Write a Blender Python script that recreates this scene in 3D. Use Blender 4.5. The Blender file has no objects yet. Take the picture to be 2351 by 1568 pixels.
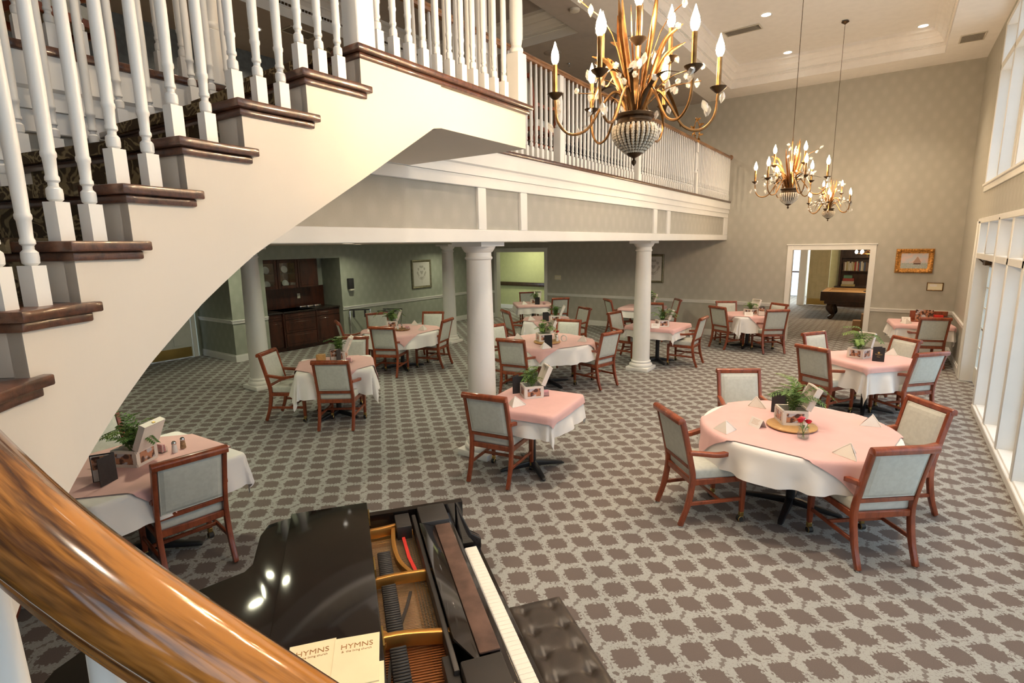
import bpy, bmesh, math, random
from mathutils import Vector, Matrix, noise
random.seed(7)
SC = bpy.context.scene
COL = SC.collection
PI = math.pi
sin, cos = math.sin, math.cos

# ------------------------------------------------------------------ camera, world, exposure
cam_d = bpy.data.cameras.new('camera')
cam = bpy.data.objects.new('camera', cam_d)
COL.objects.link(cam)
cam_d.sensor_width = 36.0
cam_d.lens = 1218.96 / 2351 * 36.0
cam_d.clip_start = 0.03
cam_d.clip_end = 200
_yaw, _pitch, _roll = 0.61786, 0.18050, -0.01536
_F = Vector((-sin(_yaw) * cos(_pitch), cos(_yaw) * cos(_pitch), -sin(_pitch)))
_R = Vector((cos(_yaw), sin(_yaw), 0))
_U = _R.cross(_F)
_r = _R * cos(_roll) + _U * sin(_roll)
_u = _U * cos(_roll) - _R * sin(_roll)
cam.matrix_world = Matrix(((_r.x, _u.x, -_F.x, 0), (_r.y, _u.y, -_F.y, 0), (_r.z, _u.z, -_F.z, 2.36), (0, 0, 0, 1)))
SC.camera = cam
SC.view_settings.view_transform = 'Standard'
SC.view_settings.look = 'None'
SC.view_settings.gamma = 1
SC.view_settings.use_curve_mapping = False
SC.view_settings.exposure = -0.05
SC.cycles.use_denoising = True
SC.cycles.max_bounces = 8
SC.cycles.diffuse_bounces = 5
SC.cycles.glossy_bounces = 4
SC.cycles.transparent_max_bounces = 12
SC.cycles.caustics_reflective = False
SC.cycles.caustics_refractive = False
SC.cycles.sample_clamp_indirect = 6.0

W = bpy.data.worlds.new('sky')
SC.world = W
W.use_nodes = True
_bg = W.node_tree.nodes['Background']
_bg.inputs[0].default_value = (0.80, 0.91, 1.0, 1)
_bg.inputs[1].default_value = 2.1

WARM = (1.0, 0.72, 0.44)
DOWN = (1.0, 0.80, 0.58)
UNDER = (1.0, 0.97, 0.66)


def light(name, kind, loc, power, color, size=0.1, rot=(0, 0, 0), size_y=None, portal=False, spread=None):
    d = bpy.data.lights.new(name, kind)
    d.energy = power
    d.color = color
    if kind == 'AREA':
        d.shape = 'RECTANGLE' if size_y else 'DISK'
        d.size = size
        if size_y:
            d.size_y = size_y
        if spread:
            d.spread = spread
    else:
        d.shadow_soft_size = size
    o = bpy.data.objects.new(name, d)
    o.location = loc
    o.rotation_euler = rot
    COL.objects.link(o)
    if portal:
        d.cycles.is_portal = True
    return o


# daylight portals in the window openings
for zc, hz in ((1.35, 2.5), (4.35, 2.4)):
    light('window_portal', 'AREA', (1.40, 4.0, zc), 1, (1, 1, 1), hz, (0, PI / 2, 0), 15.2, True)
DL_HALL = [(-2.1, y) for y in (12.74, 10.48, 8.2, 5.95, 3.7, 1.45)] + [(0.08, y) for y in (12.74, 10.48, 8.2, 5.95, 3.7, 1.45)]
for x, y in DL_HALL:
    light('hall_downlight', 'AREA', (x, y, 6.085), 17, DOWN, 0.15, (0, 0, 0), spread=1.25)
DL_UNDER = [(x, y) for x in (-5.0, -7.2, -10.2) for y in (2.2, 5.6, 8.2, 11.6)]
for x, y in DL_UNDER:
    light('lower_downlight', 'AREA', (x, y, 2.405), 14, UNDER, 0.13, (0, 0, 0), spread=2.6)
DL_BALC = [(-5.2, 12.0), (-8.3, 9.5), (-8.3, 5.0), (-8.3, 1.0), (-6.0, 3.0)]
for x, y in DL_BALC:
    light('upper_downlight', 'AREA', (x, y, 5.64), 50, DOWN, 0.13, (0, 0, 0), spread=2.6)


# ------------------------------------------------------------------ node expressions and materials
class Ex:
    def __init__(s, nt, sock):
        s.nt, s.k = nt, sock

    def _m(s, op, b=None, c=None):
        n = s.nt.nodes.new('ShaderNodeMath')
        n.operation = op
        s.nt.links.new(s.k, n.inputs[0])
        for i, q in ((1, b), (2, c)):
            if q is None:
                continue
            if isinstance(q, Ex):
                s.nt.links.new(q.k, n.inputs[i])
            else:
                n.inputs[i].default_value = q
        return Ex(s.nt, n.outputs[0])

    def __add__(s, o): return s._m('ADD', o)
    def __sub__(s, o): return s._m('SUBTRACT', o)
    def __mul__(s, o): return s._m('MULTIPLY', o)
    def __truediv__(s, o): return s._m('DIVIDE', o)
    def rnd(s): return s._m('ROUND')
    def abs(s): return s._m('ABSOLUTE')
    def sin(s): return s._m('SINE')
    def max(s, o): return s._m('MAXIMUM', o)
    def min(s, o): return s._m('MINIMUM', o)
    def lt(s, o): return s._m('LESS_THAN', o)
    def gt(s, o): return s._m('GREATER_THAN', o)
    def sqrt(s): return s._m('SQRT')
    def inv(s): return Ex(s.nt, s._m('MULTIPLY_ADD', -1.0, 1.0).k)

    def step(s, a, b):
        n = s.nt.nodes.new('ShaderNodeMapRange')
        n.interpolation_type = 'SMOOTHSTEP'
        s.nt.links.new(s.k, n.inputs[0])
        n.inputs[1].default_value, n.inputs[2].default_value = a, b
        return Ex(s.nt, n.outputs[0])


def nodes_of(m):
    nt = m.node_tree
    return nt, nt.nodes['Principled BSDF']


def coords(nt, kind='Object'):
    t = nt.nodes.new('ShaderNodeTexCoord')
    return t.outputs[kind]


def xyz(nt, kind='Object'):
    sep = nt.nodes.new('ShaderNodeSeparateXYZ')
    c = coords(nt, kind)
    nt.links.new(c, sep.inputs[0])
    return [Ex(nt, sep.outputs[i]) for i in range(3)], c


def nz(nt, vec, scale, detail=2, rough=.5, sc=None, dist=0):
    if sc:
        mp = nt.nodes.new('ShaderNodeMapping')
        mp.inputs['Scale'].default_value = sc
        nt.links.new(vec, mp.inputs[0])
        vec = mp.outputs[0]
    n = nt.nodes.new('ShaderNodeTexNoise')
    n.inputs['Scale'].default_value = scale
    n.inputs['Detail'].default_value = detail
    n.inputs['Roughness'].default_value = rough
    n.inputs['Distortion'].default_value = dist
    nt.links.new(vec, n.inputs['Vector'])
    return Ex(nt, n.outputs['Fac'])


def mixc(nt, fac, a, b):
    n = nt.nodes.new('ShaderNodeMix')
    n.data_type = 'RGBA'
    if isinstance(fac, Ex):
        nt.links.new(fac.k, n.inputs[0])
    else:
        n.inputs[0].default_value = fac
    for i, q in ((6, a), (7, b)):
        if isinstance(q, tuple):
            n.inputs[i].default_value = (q[0], q[1], q[2], 1)
        else:
            nt.links.new(q, n.inputs[i])
    return n.outputs[2]


def bump(nt, p, h, strength, dist=.01):
    b = nt.nodes.new('ShaderNodeBump')
    b.inputs['Strength'].default_value = strength
    b.inputs['Distance'].default_value = dist
    nt.links.new(h.k, b.inputs['Height'])
    nt.links.new(b.outputs[0], p.inputs['Normal'])


def mat(name, col, rough=.5, metal=0.0, var=0.0, vs=8.0, bmp=0.0, bs=60.0, coat=0.0, sheen=0.0, spec=.5):
    m = bpy.data.materials.new(name)
    m.use_nodes = True
    nt, p = nodes_of(m)
    p.inputs['Base Color'].default_value = (*col, 1)
    p.inputs['Roughness'].default_value = rough
    p.inputs['Metallic'].default_value = metal
    p.inputs['Specular IOR Level'].default_value = spec
    if coat:
        p.inputs['Coat Weight'].default_value = coat
        p.inputs['Coat Roughness'].default_value = .08
    if sheen:
        p.inputs['Sheen Weight'].default_value = sheen
    c = coords(nt)
    if var:
        f = nz(nt, c, vs, 4)
        lo = tuple(max(0, q * (1 - var)) for q in col)
        hi = tuple(min(1, q * (1 + var)) for q in col)
        nt.links.new(mixc(nt, f.step(.3, .7), lo, hi), p.inputs['Base Color'])
    if bmp:
        bump(nt, p, nz(nt, c, bs, 2), bmp, .004)
    return m


def wood(name, dark, light_, sc=(1, 1, 8), scale=6, rough=.35, coat=.3, attr=None, dist=.6, lo=.3, hi=.7):
    m = bpy.data.materials.new(name)
    m.use_nodes = True
    nt, p = nodes_of(m)
    if attr:
        a = nt.nodes.new('ShaderNodeAttribute')
        a.attribute_name = attr
        c = a.outputs['Vector']
    else:
        c = coords(nt)
    f = nz(nt, c, scale, 5, .62, sc, dist)
    g = nz(nt, c, scale * 9, 2, .5, sc)
    fac = (f * .8 + g * .2).step(lo, hi)
    nt.links.new(mixc(nt, fac, dark, light_), p.inputs['Base Color'])
    p.inputs['Roughness'].default_value = rough
    p.inputs['Coat Weight'].default_value = coat
    p.inputs['Coat Roughness'].default_value = .06
    return m


def glow(name, col, s):
    m = bpy.data.materials.new(name)
    m.use_nodes = True
    nt, p = nodes_of(m)
    p.inputs['Base Color'].default_value = (*col, 1)
    p.inputs['Emission Color'].default_value = (*col, 1)
    p.inputs['Emission Strength'].default_value = s
    return m


def glass(name, tint=(.95, .98, 1), refl=.08, rough=.02):
    m = bpy.data.materials.new(name)
    m.use_nodes = True
    nt = m.node_tree
    nt.nodes.remove(nt.nodes['Principled BSDF'])
    o = nt.nodes['Material Output']
    t = nt.nodes.new('ShaderNodeBsdfTransparent')
    t.inputs[0].default_value = (*tint, 1)
    g = nt.nodes.new('ShaderNodeBsdfGlossy')
    g.inputs['Roughness'].default_value = rough
    mx = nt.nodes.new('ShaderNodeMixShader')
    lw = nt.nodes.new('ShaderNodeLayerWeight')
    lw.inputs[0].default_value = .25
    f = Ex(nt, lw.outputs['Facing'])
    f = f * f * (.35 if refl < .2 else .6) + (.02 if refl < .2 else .07)
    nt.links.new(f.k, mx.inputs[0])
    nt.links.new(t.outputs[0], mx.inputs[1])
    nt.links.new(g.outputs[0], mx.inputs[2])
    nt.links.new(mx.outputs[0], o.inputs[0])
    return m


def carpet_mat():
    m = bpy.data.materials.new('patterned_carpet')
    m.use_nodes = True
    nt, p = nodes_of(m)
    (x, y, z), c = xyz(nt)
    n1 = nz(nt, c, 62, 2)
    n2 = nz(nt, c, 41, 1, .5, (1, 1.3, 1))
    n3 = nz(nt, c, 30, 1)
    u = (x + .108) / .312 + (n1 - .5) * .06 + (n3 - .5) * .06
    v = (y - 3.907) / .27 + (n2 - .5) * .09
    P, Q = u + v, u - v
    fp, fq = P - P.rnd(), Q - Q.rnd()
    ap, aq = fp.abs(), fq.abs()
    d = ap.max(aq)
    ue = u - .5
    du2e, dv2e = (ue - ue.rnd()).abs(), (v - v.rnd()).abs()
    # leaf teeth along the cell border
    r2 = (du2e * du2e + dv2e * dv2e).sqrt()
    teeth = ((P * 22.0).sin().abs() * .5 + (Q * 22.0).sin().abs() * .5) * .10
    rag = (n1 - .5) * .34 + (ap * aq) * .35 + (r2 * -1.0 + .36).max(0.0) * .34
    blob = (d + rag + teeth).step(.440, .478).inv()
    # the two kinds of lattice crossing
    u2, v2 = u - .5, v
    du2, dv2 = (u2 - u2.rnd()).abs(), (v2 - v2.rnd()).abs()
    v1 = v - .5
    du1, dv1 = (u - u.rnd()).abs(), (v1 - v1.rnd()).abs()
    jag = (v * 44.0).sin() * .018
    spine = (du2 + jag).lt(.034) * dv2.lt(.15)
    oval = (du1 * du1 / .0042 + dv1 * dv1 / .0022).lt(1.0)
    r1 = (du1 * du1 + dv1 * dv1).sqrt()
    stem = (d - .5 + (n1 - .5) * .05).abs().lt(.013) * r1.gt(.13) * r1.lt(.30)
    speck = nz(nt, c, 88, 1).gt(.62) * d.gt(.34)
    dark = blob.max(spine * .8).max(oval * .9).max(stem * .7).max(speck * .4)
    pile = nz(nt, c, 420, 1)
    dk = mixc(nt, pile.step(.3, .7), (.105, .083, .074), (.180, .143, .127))
    lt = mixc(nt, pile.step(.3, .7), (.295, .295, .275), (.405, .41, .39))
    nt.links.new(mixc(nt, dark, lt, dk), p.inputs['Base Color'])
    p.inputs['Roughness'].default_value = .95
    p.inputs['Specular IOR Level'].default_value = .15
    p.inputs['Sheen Weight'].default_value = .15
    bump(nt, p, pile, .25, .006)
    return m


def runner_mat():
    m = bpy.data.materials.new('brown_damask_carpet')
    m.use_nodes = True
    nt, p = nodes_of(m)
    c = coords(nt)
    a = nz(nt, c, 9, 2, .5, None, 1.6)
    b = nz(nt, c, 240, 1)
    f = (a - .5).abs().step(.02, .06).inv() * .8 + b * .2
    nt.links.new(mixc(nt, f, (.045, .030, .018), (.25, .19, .105)), p.inputs['Base Color'])
    p.inputs['Roughness'].default_value = .95
    p.inputs['Specular IOR Level'].default_value = .1
    bump(nt, p, b, .3, .006)
    return m


def paper_mat(name, base, blob):
    m = bpy.data.materials.new(name)
    m.use_nodes = True
    nt, p = nodes_of(m)
    (x, y, z), c = xyz(nt)
    t = x + y
    n = nz(nt, c, 26, 3)
    u = t / .25 + (n - .5) * .25
    v = z / .38 + (n - .5) * .18
    P, Q = u + v, u - v
    fp, fq = (P - P.rnd()), (Q - Q.rnd())
    r = (fp * fp + fq * fq).sqrt()
    fine = nz(nt, c, 75, 3, .6)
    f = r.step(.05, .5).inv() * .6 + (fine - .3) * .6
    nt.links.new(mixc(nt, f, base, blob), p.inputs['Base Color'])
    p.inputs['Roughness'].default_value = .75
    p.inputs['Specular IOR Level'].default_value = .25
    return m


M = dict(
    carpet=carpet_mat(), runner=runner_mat(),
    paper=paper_mat('damask_wallpaper', (.435, .42, .37), (.49, .475, .425)),
    greenlitpaper=paper_mat('green_lit_damask_wallpaper', (.35, .375, .31), (.415, .44, .375)),  # greener copy of the damask: the lower room's green light put into the colour
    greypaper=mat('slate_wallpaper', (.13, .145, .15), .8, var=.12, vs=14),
    trim=mat('white_trim_paint', (.82, .81, .78), .38, var=.02, vs=3),
    cream=mat('cream_wall_paint', (.71, .645, .56), .55, var=.02, vs=1.5),
    soffit=mat('shaded_soffit_paint', (.33, .30, .275), .7, var=.04),  # shade under the stair and landing is put into this dark tone
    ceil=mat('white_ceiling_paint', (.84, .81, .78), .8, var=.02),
    ceil2=mat('dimmed_balcony_ceiling', (.42, .38, .345), .8, var=.03),  # weaker light over the balcony painted in as a darker ceiling colour
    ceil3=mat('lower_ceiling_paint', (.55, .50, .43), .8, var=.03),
    chairwood=wood('mahogany_chair_wood', (.165, .032, .012), (.33, .075, .026), (1, 1, .25), 14, .32, .35),
    tread=wood('dark_oak_tread', (.035, .013, .008), (.13, .050, .026), (.3, 1.4, 1), 24, .3, .4),
    rail=wood('oak_handrail', (.06, .017, .004), (.54, .215, .042), (1, 1, 1), 6.0, .13, .8, 'rail_uv', .9, .38, .60),
    balrail=wood('balcony_oak_rail', (.13, .05, .018), (.40, .19, .075), (2, .2, 2), 10, .3, .4),
    fabric=mat('sage_vinyl_fabric', (.57, .59, .54), .6, var=.05, vs=30, bmp=.12, bs=420),
    piping=mat('pale_piping', (.66, .66, .60), .6, var=.03),
    cloth=mat('white_table_linen', (.80, .775, .755), .85, var=.015, vs=5, bmp=.06, bs=300, sheen=.1),
    pink=mat('pink_table_linen', (.70, .43, .415), .85, var=.03, vs=6, bmp=.06, bs=300, sheen=.1),
    napkin=mat('cream_napkin_linen', (.82, .77, .71), .85, var=.02, bmp=.06, bs=300),
    black=mat('black_painted_metal', (.018, .018, .02), .35, var=.1),
    chrome=mat('chrome', (.75, .75, .76), .12, 1.0, var=.03),
    brass=mat('brass_plate', (.55, .38, .13), .28, 1.0, var=.08, vs=3),
    rubber=mat('black_rubber', (.02, .02, .02), .6, var=.1),
    bronze=mat('antique_bronze', (.25, .13, .048), .36, 1.0, var=.35, vs=20),
    bronzedk=mat('dark_bronze', (.10, .062, .035), .42, .9, var=.3, vs=20),
    crystal=None, bead=mat('glass_bead', (.62, .55, .44), .18, .25, var=.25, vs=90, coat=.6),
    bulb=glow('lit_flame_bulb', (1.0, .70, .40), 540.0),
    lens=glow('lit_downlight_lens', (1.0, .92, .78), 9.0),
    gloss=mat('black_piano_lacquer', (.012, .009, .008), .08, var=.08, coat=.5),
    satin=mat('satin_black_wood', (.03, .026, .024), .42, var=.1),
    felt=mat('worn_brown_felt', (.105, .058, .042), .85, var=.35, vs=9, bmp=.2, bs=200),
    gold=mat('gold_iron_plate', (.56, .27, .065), .34, .75, var=.12, vs=6),
    sound=wood('spruce_soundboard', (.36, .18, .075), (.52, .30, .14), (.4, 3, 1), 12, .4, .2),
    steel=mat('piano_string_steel', (.42, .36, .28), .35, .9, var=.1),
    copper=mat('copper_wound_string', (.36, .15, .06), .35, .8, var=.15),
    redfelt=mat('red_felt', (.60, .035, .025), .9, var=.1),
    ivory=mat('ivory_key', (.88, .83, .74), .25, var=.02),
    leather=mat('black_bench_leather', (.047, .036, .029), .36, var=.2, vs=12, bmp=.15, bs=160),
    hymn=mat('cream_booklet_cover', (.86, .75, .50), .6, var=.03),
    ink=mat('gold_brown_ink', (.36, .17, .045), .6, var=.1),
    leaf=mat('fern_green', (.075, .155, .030), .55, var=.45, vs=26),
    leaf2=mat('bright_leaf_green', (.16, .26, .055), .5, var=.4, vs=26),
    soil=mat('potting_soil', (.03, .02, .013), .95, var=.4, vs=40),
    boxwhite=mat('white_painted_box', (.80, .74, .67), .5, var=.04),
    rose=mat('red_rose', (.42, .006, .018), .55, var=.4, vs=40),
    rosepink=mat('pink_rose', (.75, .13, .17), .55, var=.3, vs=40),
    menu=mat('black_menu_cover', (.022, .021, .024), .55, var=.15, vs=40),
    paperw=mat('white_paper', (.84, .80, .76), .75, var=.02),
    goldink=mat('gold_foil', (.72, .52, .2), .35, .8, var=.1),
    bamboo=wood('bamboo_turntable', (.46, .25, .085), (.66, .40, .16), (1, 6, 1), 12, .4, .3),
    wicker=mat('wicker', (.30, .17, .075), .8, var=.5, vs=60, bmp=.6, bs=90),
    pinkpaper=mat('pink_packets', (.80, .42, .45), .6, var=.15, vs=40),
    cab=wood('dark_cherry_cabinet', (.032, .009, .005), (.085, .022, .010), (1, 1, .2), 9, .35, .3),
    counter=mat('dark_stone_counter', (.03, .022, .018), .2, var=.4, vs=60),
    navy=mat('navy_upholstery', (.012, .016, .026), .85, var=.2, vs=30),
    gilt=mat('carved_gilt', (.50, .235, .055), .42, .55, var=.35, vs=32, bmp=.9, bs=46),
    pewter=mat('pewter_frame', (.22, .20, .13), .4, .6, var=.2, vs=20),
    plate=mat('ivory_switch_plate', (.80, .74, .56), .5, var=.03),
    green=mat('lime_hall_paint', (.50, .53, .27), .7, var=.03),
    olive=mat('khaki_room_paint', (.46, .41, .25), .7, var=.05),
    darkwood=wood('espresso_wood', (.022, .010, .006), (.06, .026, .014), (1, 1, .3), 8, .3, .3),
    tanfelt=mat('tan_billiard_cloth', (.40, .25, .11), .9, var=.06),
    card=mat('brown_cardboard', (.36, .22, .12), .8, var=.1),
    doorw=mat('white_door_paint', (.68, .68, .62), .45, var=.02),
    pane=glass('window_pane'), vase=glass('vase_glass', (.93, .96, .95), .3),
    grille=mat('vent_grille', (.60, .56, .48), .6, var=.05),
    salt=mat('salt_fill', (.85, .83, .8), .5, var=.03), pepper=mat('pepper_fill', (.30, .19, .10), .6, var=.3, vs=60),
    concrete=mat('pale_concrete', (.62, .63, .62), .9, var=.06, vs=2),
    dish=mat('white_china', (.75, .75, .72), .25, var=.03),
)


def crystal_mat():
    m = bpy.data.materials.new('cut_crystal')
    m.use_nodes = True
    nt = m.node_tree
    nt.nodes.remove(nt.nodes['Principled BSDF'])
    t = nt.nodes.new('ShaderNodeBsdfTransparent')
    g = nt.nodes.new('ShaderNodeBsdfGlossy')
    g.inputs['Roughness'].default_value = .12
    d = nt.nodes.new('ShaderNodeBsdfTranslucent')
    d.inputs[0].default_value = (.95, .92, .86, 1)
    m1, m2 = nt.nodes.new('ShaderNodeMixShader'), nt.nodes.new('ShaderNodeMixShader')
    m1.inputs[0].default_value, m2.inputs[0].default_value = .45, .62
    nt.links.new(d.outputs[0], m1.inputs[1])
    nt.links.new(g.outputs[0], m1.inputs[2])
    nt.links.new(t.outputs[0], m2.inputs[1])
    nt.links.new(m1.outputs[0], m2.inputs[2])
    nt.links.new(m2.outputs[0], nt.nodes['Material Output'].inputs[0])
    return m


M['crystal'] = crystal_mat()


# ------------------------------------------------------------------ mesh builder and scene-graph helpers
def frames(pts):
    """parallel transported frames along a polyline: list of (t, a, b)"""
    pts = [Vector(p) for p in pts]
    out = []
    a = None
    for i in range(len(pts)):
        t = (pts[min(i + 1, len(pts) - 1)] - pts[max(i - 1, 0)]).normalized()
        if a is None:
            up = Vector((0, 0, 1)) if abs(t.z) < .9 else Vector((0, 1, 0))
            a = t.cross(up).normalized()
        else:
            a = (a - t * a.dot(t)).normalized()
        out.append((t, a, a.cross(t)))
    return out


class MB:
    def __init__(s):
        s.v, s.f, s.mi = [], [], []
        s.m = 0

    def add(s, vs, fs):
        n = len(s.v)
        s.v += [tuple(p) for p in vs]
        s.f += [tuple(i + n for i in f) for f in fs]
        s.mi += [s.m] * len(fs)
        return s

    def box(s, x0, x1, y0, y1, z0, z1):
        return s.add([(x0, y0, z0), (x1, y0, z0), (x1, y1, z0), (x0, y1, z0), (x0, y0, z1), (x1, y0, z1), (x1, y1, z1), (x0, y1, z1)],
                     [(0, 3, 2, 1), (4, 5, 6, 7), (0, 1, 5, 4), (1, 2, 6, 5), (2, 3, 7, 6), (3, 0, 4, 7)])

    def obox(s, c, size, mtx=None):
        hx, hy, hz = size[0] / 2, size[1] / 2, size[2] / 2
        b = MB().box(-hx, hx, -hy, hy, -hz, hz)
        c = Vector(c)
        return s.add([(mtx @ Vector(p) if mtx else Vector(p)) + c for p in b.v], b.f)

    def bar(s, p0, p1, w, h, w1=None, h1=None):
        return s.sweep([p0, p1], [[(-w / 2, -h / 2), (w / 2, -h / 2), (w / 2, h / 2), (-w / 2, h / 2)],
                                  [(-(w1 or w) / 2, -(h1 or h) / 2), ((w1 or w) / 2, -(h1 or h) / 2), ((w1 or w) / 2, (h1 or h) / 2), (-(w1 or w) / 2, (h1 or h) / 2)]])

    def sweep(s, pts, secs, cap=True, up=None):
        """secs: one section (list of 2-D points: side, up) or one per point"""
        if not isinstance(secs[0][0], (tuple, list)):
            secs = [secs] * len(pts)
        k = len(secs[0])
        vs = []
        for p, (t, a, b), sec in zip(pts, frames(pts), secs):
            if up:
                u = Vector(up)
                a = t.cross(u).normalized()
                b = a.cross(t)
            for x, y in sec:
                vs.append(Vector(p) + a * x + b * y)
        fs = []
        for i in range(len(pts) - 1):
            for j in range(k):
                fs.append((i * k + j, i * k + (j + 1) % k, (i + 1) * k + (j + 1) % k, (i + 1) * k + j))
        if cap:
            fs.append(tuple(range(k - 1, -1, -1)))
            fs.append(tuple((len(pts) - 1) * k + j for j in range(k)))
        return s.add(vs, fs)

    def tube(s, pts, r, n=8, cap=True):
        rs = r if isinstance(r, (list, tuple)) else [r] * len(pts)
        return s.sweep(pts, [[(q * cos(2 * PI * j / n), q * sin(2 * PI * j / n)) for j in range(n)] for q in rs], cap)

    def lathe(s, prof, n=14, c=(0, 0, 0), cap=True):
        vs = [(c[0] + r * cos(2 * PI * j / n), c[1] + r * sin(2 * PI * j / n), c[2] + z) for r, z in prof for j in range(n)]
        fs = [(i * n + j, i * n + (j + 1) % n, (i + 1) * n + (j + 1) % n, (i + 1) * n + j) for i in range(len(prof) - 1) for j in range(n)]
        if cap:
            fs.append(tuple(range(n - 1, -1, -1)))
            fs.append(tuple((len(prof) - 1) * n + j for j in range(n)))
        return s.add(vs, fs)

    def prism(s, poly, z0, z1):
        n = len(poly)
        ar = sum(poly[i][0] * poly[(i + 1) % n][1] - poly[(i + 1) % n][0] * poly[i][1] for i in range(n))
        if ar < 0:
            poly = poly[::-1]
        vs = [(x, y, z0) for x, y in poly] + [(x, y, z1) for x, y in poly]
        return s.add(vs, [tuple(range(n - 1, -1, -1)), tuple(range(n, 2 * n))] + [(i, (i + 1) % n, n + (i + 1) % n, n + i) for i in range(n)])

    def ball(s, c, r, n=8, m=6, sz=1.0):
        prof = [(max(r * sin(PI * i / m), 1e-4), -r * sz * cos(PI * i / m)) for i in range(m + 1)]
        return s.lathe(prof, n, c, True)

    def merge(s, o, mtx):
        return s.add([mtx @ Vector(p) for p in o.v], o.f)

    def mesh(s, name, mats, smooth=True, bevel=0, seg=2, angle=38):
        me = bpy.data.meshes.new(name)
        me.from_pydata([tuple(p) for p in s.v], [], s.f)
        for m in (mats if isinstance(mats, (list, tuple)) else [mats]):
            me.materials.append(m)
        if any(s.mi):
            me.polygons.foreach_set('material_index', s.mi)
        if bevel:
            bm = bmesh.new()
            bm.from_mesh(me)
            bmesh.ops.recalc_face_normals(bm, faces=bm.faces)
            es = [e for e in bm.edges if len(e.link_faces) == 2 and e.calc_face_angle(0) > .6]
            bmesh.ops.bevel(bm, geom=es, offset=bevel, segments=seg, profile=.5, affect='EDGES', clamp_overlap=True)
            bm.to_mesh(me)
            bm.free()
        if smooth:
            me.polygons.foreach_set('use_smooth', [True] * len(me.polygons))
            me.set_sharp_from_angle(angle=math.radians(angle))
        me.update()
        return me

    def build(s, name, mats, parent=None, **k):
        return put(name, s.mesh(name, mats, **k), parent)


def put(name, me, parent=None, loc=None, rot=None):
    o = bpy.data.objects.new(name, me)
    COL.objects.link(o)
    if parent:
        o.parent = parent
    if loc is not None:
        o.location = loc
    if rot is not None:
        o.rotation_euler = rot
    return o


def tag(o, label, cat, group=None, kind=None):
    o['label'] = label
    o['category'] = cat
    if group:
        o['group'] = group
    if kind:
        o['kind'] = kind
    return o


def thing(name, label, cat, loc=(0, 0, 0), rz=0.0, group=None):
    o = bpy.data.objects.new(name, None)
    COL.objects.link(o)
    o.location = loc
    o.rotation_euler = (0, 0, rz)
    o.empty_display_size = .1
    return tag(o, label, cat, group)


def struct(name, mb, m, parent=None, **k):
    o = mb.build(name, m, parent, **k)
    if parent is None:
        o['kind'] = 'structure'
    return o


KIDS = {}


def dup(root, loc, rz, label, group=None):
    if not KIDS:
        pass
    r = root.copy()
    COL.objects.link(r)
    r.location = loc
    r.rotation_euler = (0, 0, rz)
    r['label'] = label
    if group:
        r['group'] = group
    for ch in root.children:
        c = ch.copy()
        COL.objects.link(c)
        c.parent = r
        for g in ch.children:
            d = g.copy()
            COL.objects.link(d)
            d.parent = c
    return r


def text(name, s, size, m, parent, mtx, ext=.0004, align='CENTER'):
    cu = bpy.data.curves.new(name, 'FONT')
    cu.body = s
    cu.size = size
    cu.extrude = ext
    cu.align_x = align
    cu.resolution_u = 3
    cu.materials.append(m)
    tmp = bpy.data.objects.new(name, cu)
    COL.objects.link(tmp)
    me = bpy.data.meshes.new_from_object(tmp.evaluated_get(bpy.context.evaluated_depsgraph_get()))
    me.materials.clear()
    me.materials.append(m)
    bpy.data.objects.remove(tmp)
    o = bpy.data.objects.new(name, me)
    COL.objects.link(o)
    o.parent = parent
    o.matrix_local = mtx
    return o


def rot(axis, a):
    return Matrix.Rotation(a, 3, axis)


# ------------------------------------------------------------------ the setting
XB, YB, ZC, ZL = -3.355, 13.92, 5.68, 3.31      # balcony front, back wall, hall ceiling, upper floor
struct('floor', MB().box(-16, 1.34, -4.2, 26, -.12, 0), M['carpet'], smooth=False)
struct('ground', MB().box(1.34, 60, -40, 60, -.3, -.15), M['concrete'], smooth=False)

# back wall with the billiard room opening and the hall opening
w = MB()
for a, b, z0, z1 in ((-11.3, -10.45, 0, 2.13), (-8.63, -1.89, 0, 2.14), (-.39, 1.34, 0, 2.14), (-11.3, -8.63, 2.13, 2.14), (-11.3, 1.34, 2.14, 6.3)):
    w.box(a, b, YB, YB + .16, z0, z1)
struct('wall_back', w, M['paper'], smooth=False)
t = MB()
for a, b, h, cw in ((-1.89, -.39, 2.14, .105), (-10.45, -8.63, 2.13, .10)):
    t.box(a - cw, a + .005, YB - .025, YB + .18, 0, h + cw)
    t.box(b - .005, b + cw, YB - .025, YB + .18, 0, h + cw)
    t.box(a, b, YB - .025, YB + .18, h - .005, h + cw)
    t.box(a - cw - .02, b + cw + .02, YB - .04, YB - .0, h + cw, h + cw + .025)
struct('trim_1', t, M['trim'], bevel=.006, seg=1)


def rail_profile(mb, horiz, fixed, a, b, z=.89, out=1):
    """chair rail moulding along one wall; horiz 'x' or 'y'"""
    for dz0, dz1, d in ((-.075, -.02, .016), (-.02, .0, .034), (-.05, -.035, .022)):
        if horiz == 'x':
            mb.box(a, b, fixed - (d if out > 0 else 0), fixed + (0 if out > 0 else d), z + dz0, z + dz1)
        else:
            mb.box(fixed - (0 if out > 0 else d), fixed + (d if out > 0 else 0), a, b, z + dz0, z + dz1)


def base_profile(mb, horiz, fixed, a, b, out=1, h=.15):
    for z0, z1, d in ((0, h - .03, .018), (h - .03, h, .012)):
        if horiz == 'x':
            mb.box(a, b, fixed - (d if out > 0 else 0), fixed + (0 if out > 0 else d), z0, z1)
        else:
            mb.box(fixed - (0 if out > 0 else d), fixed + (d if out > 0 else 0), a, b, z0, z1)


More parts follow.
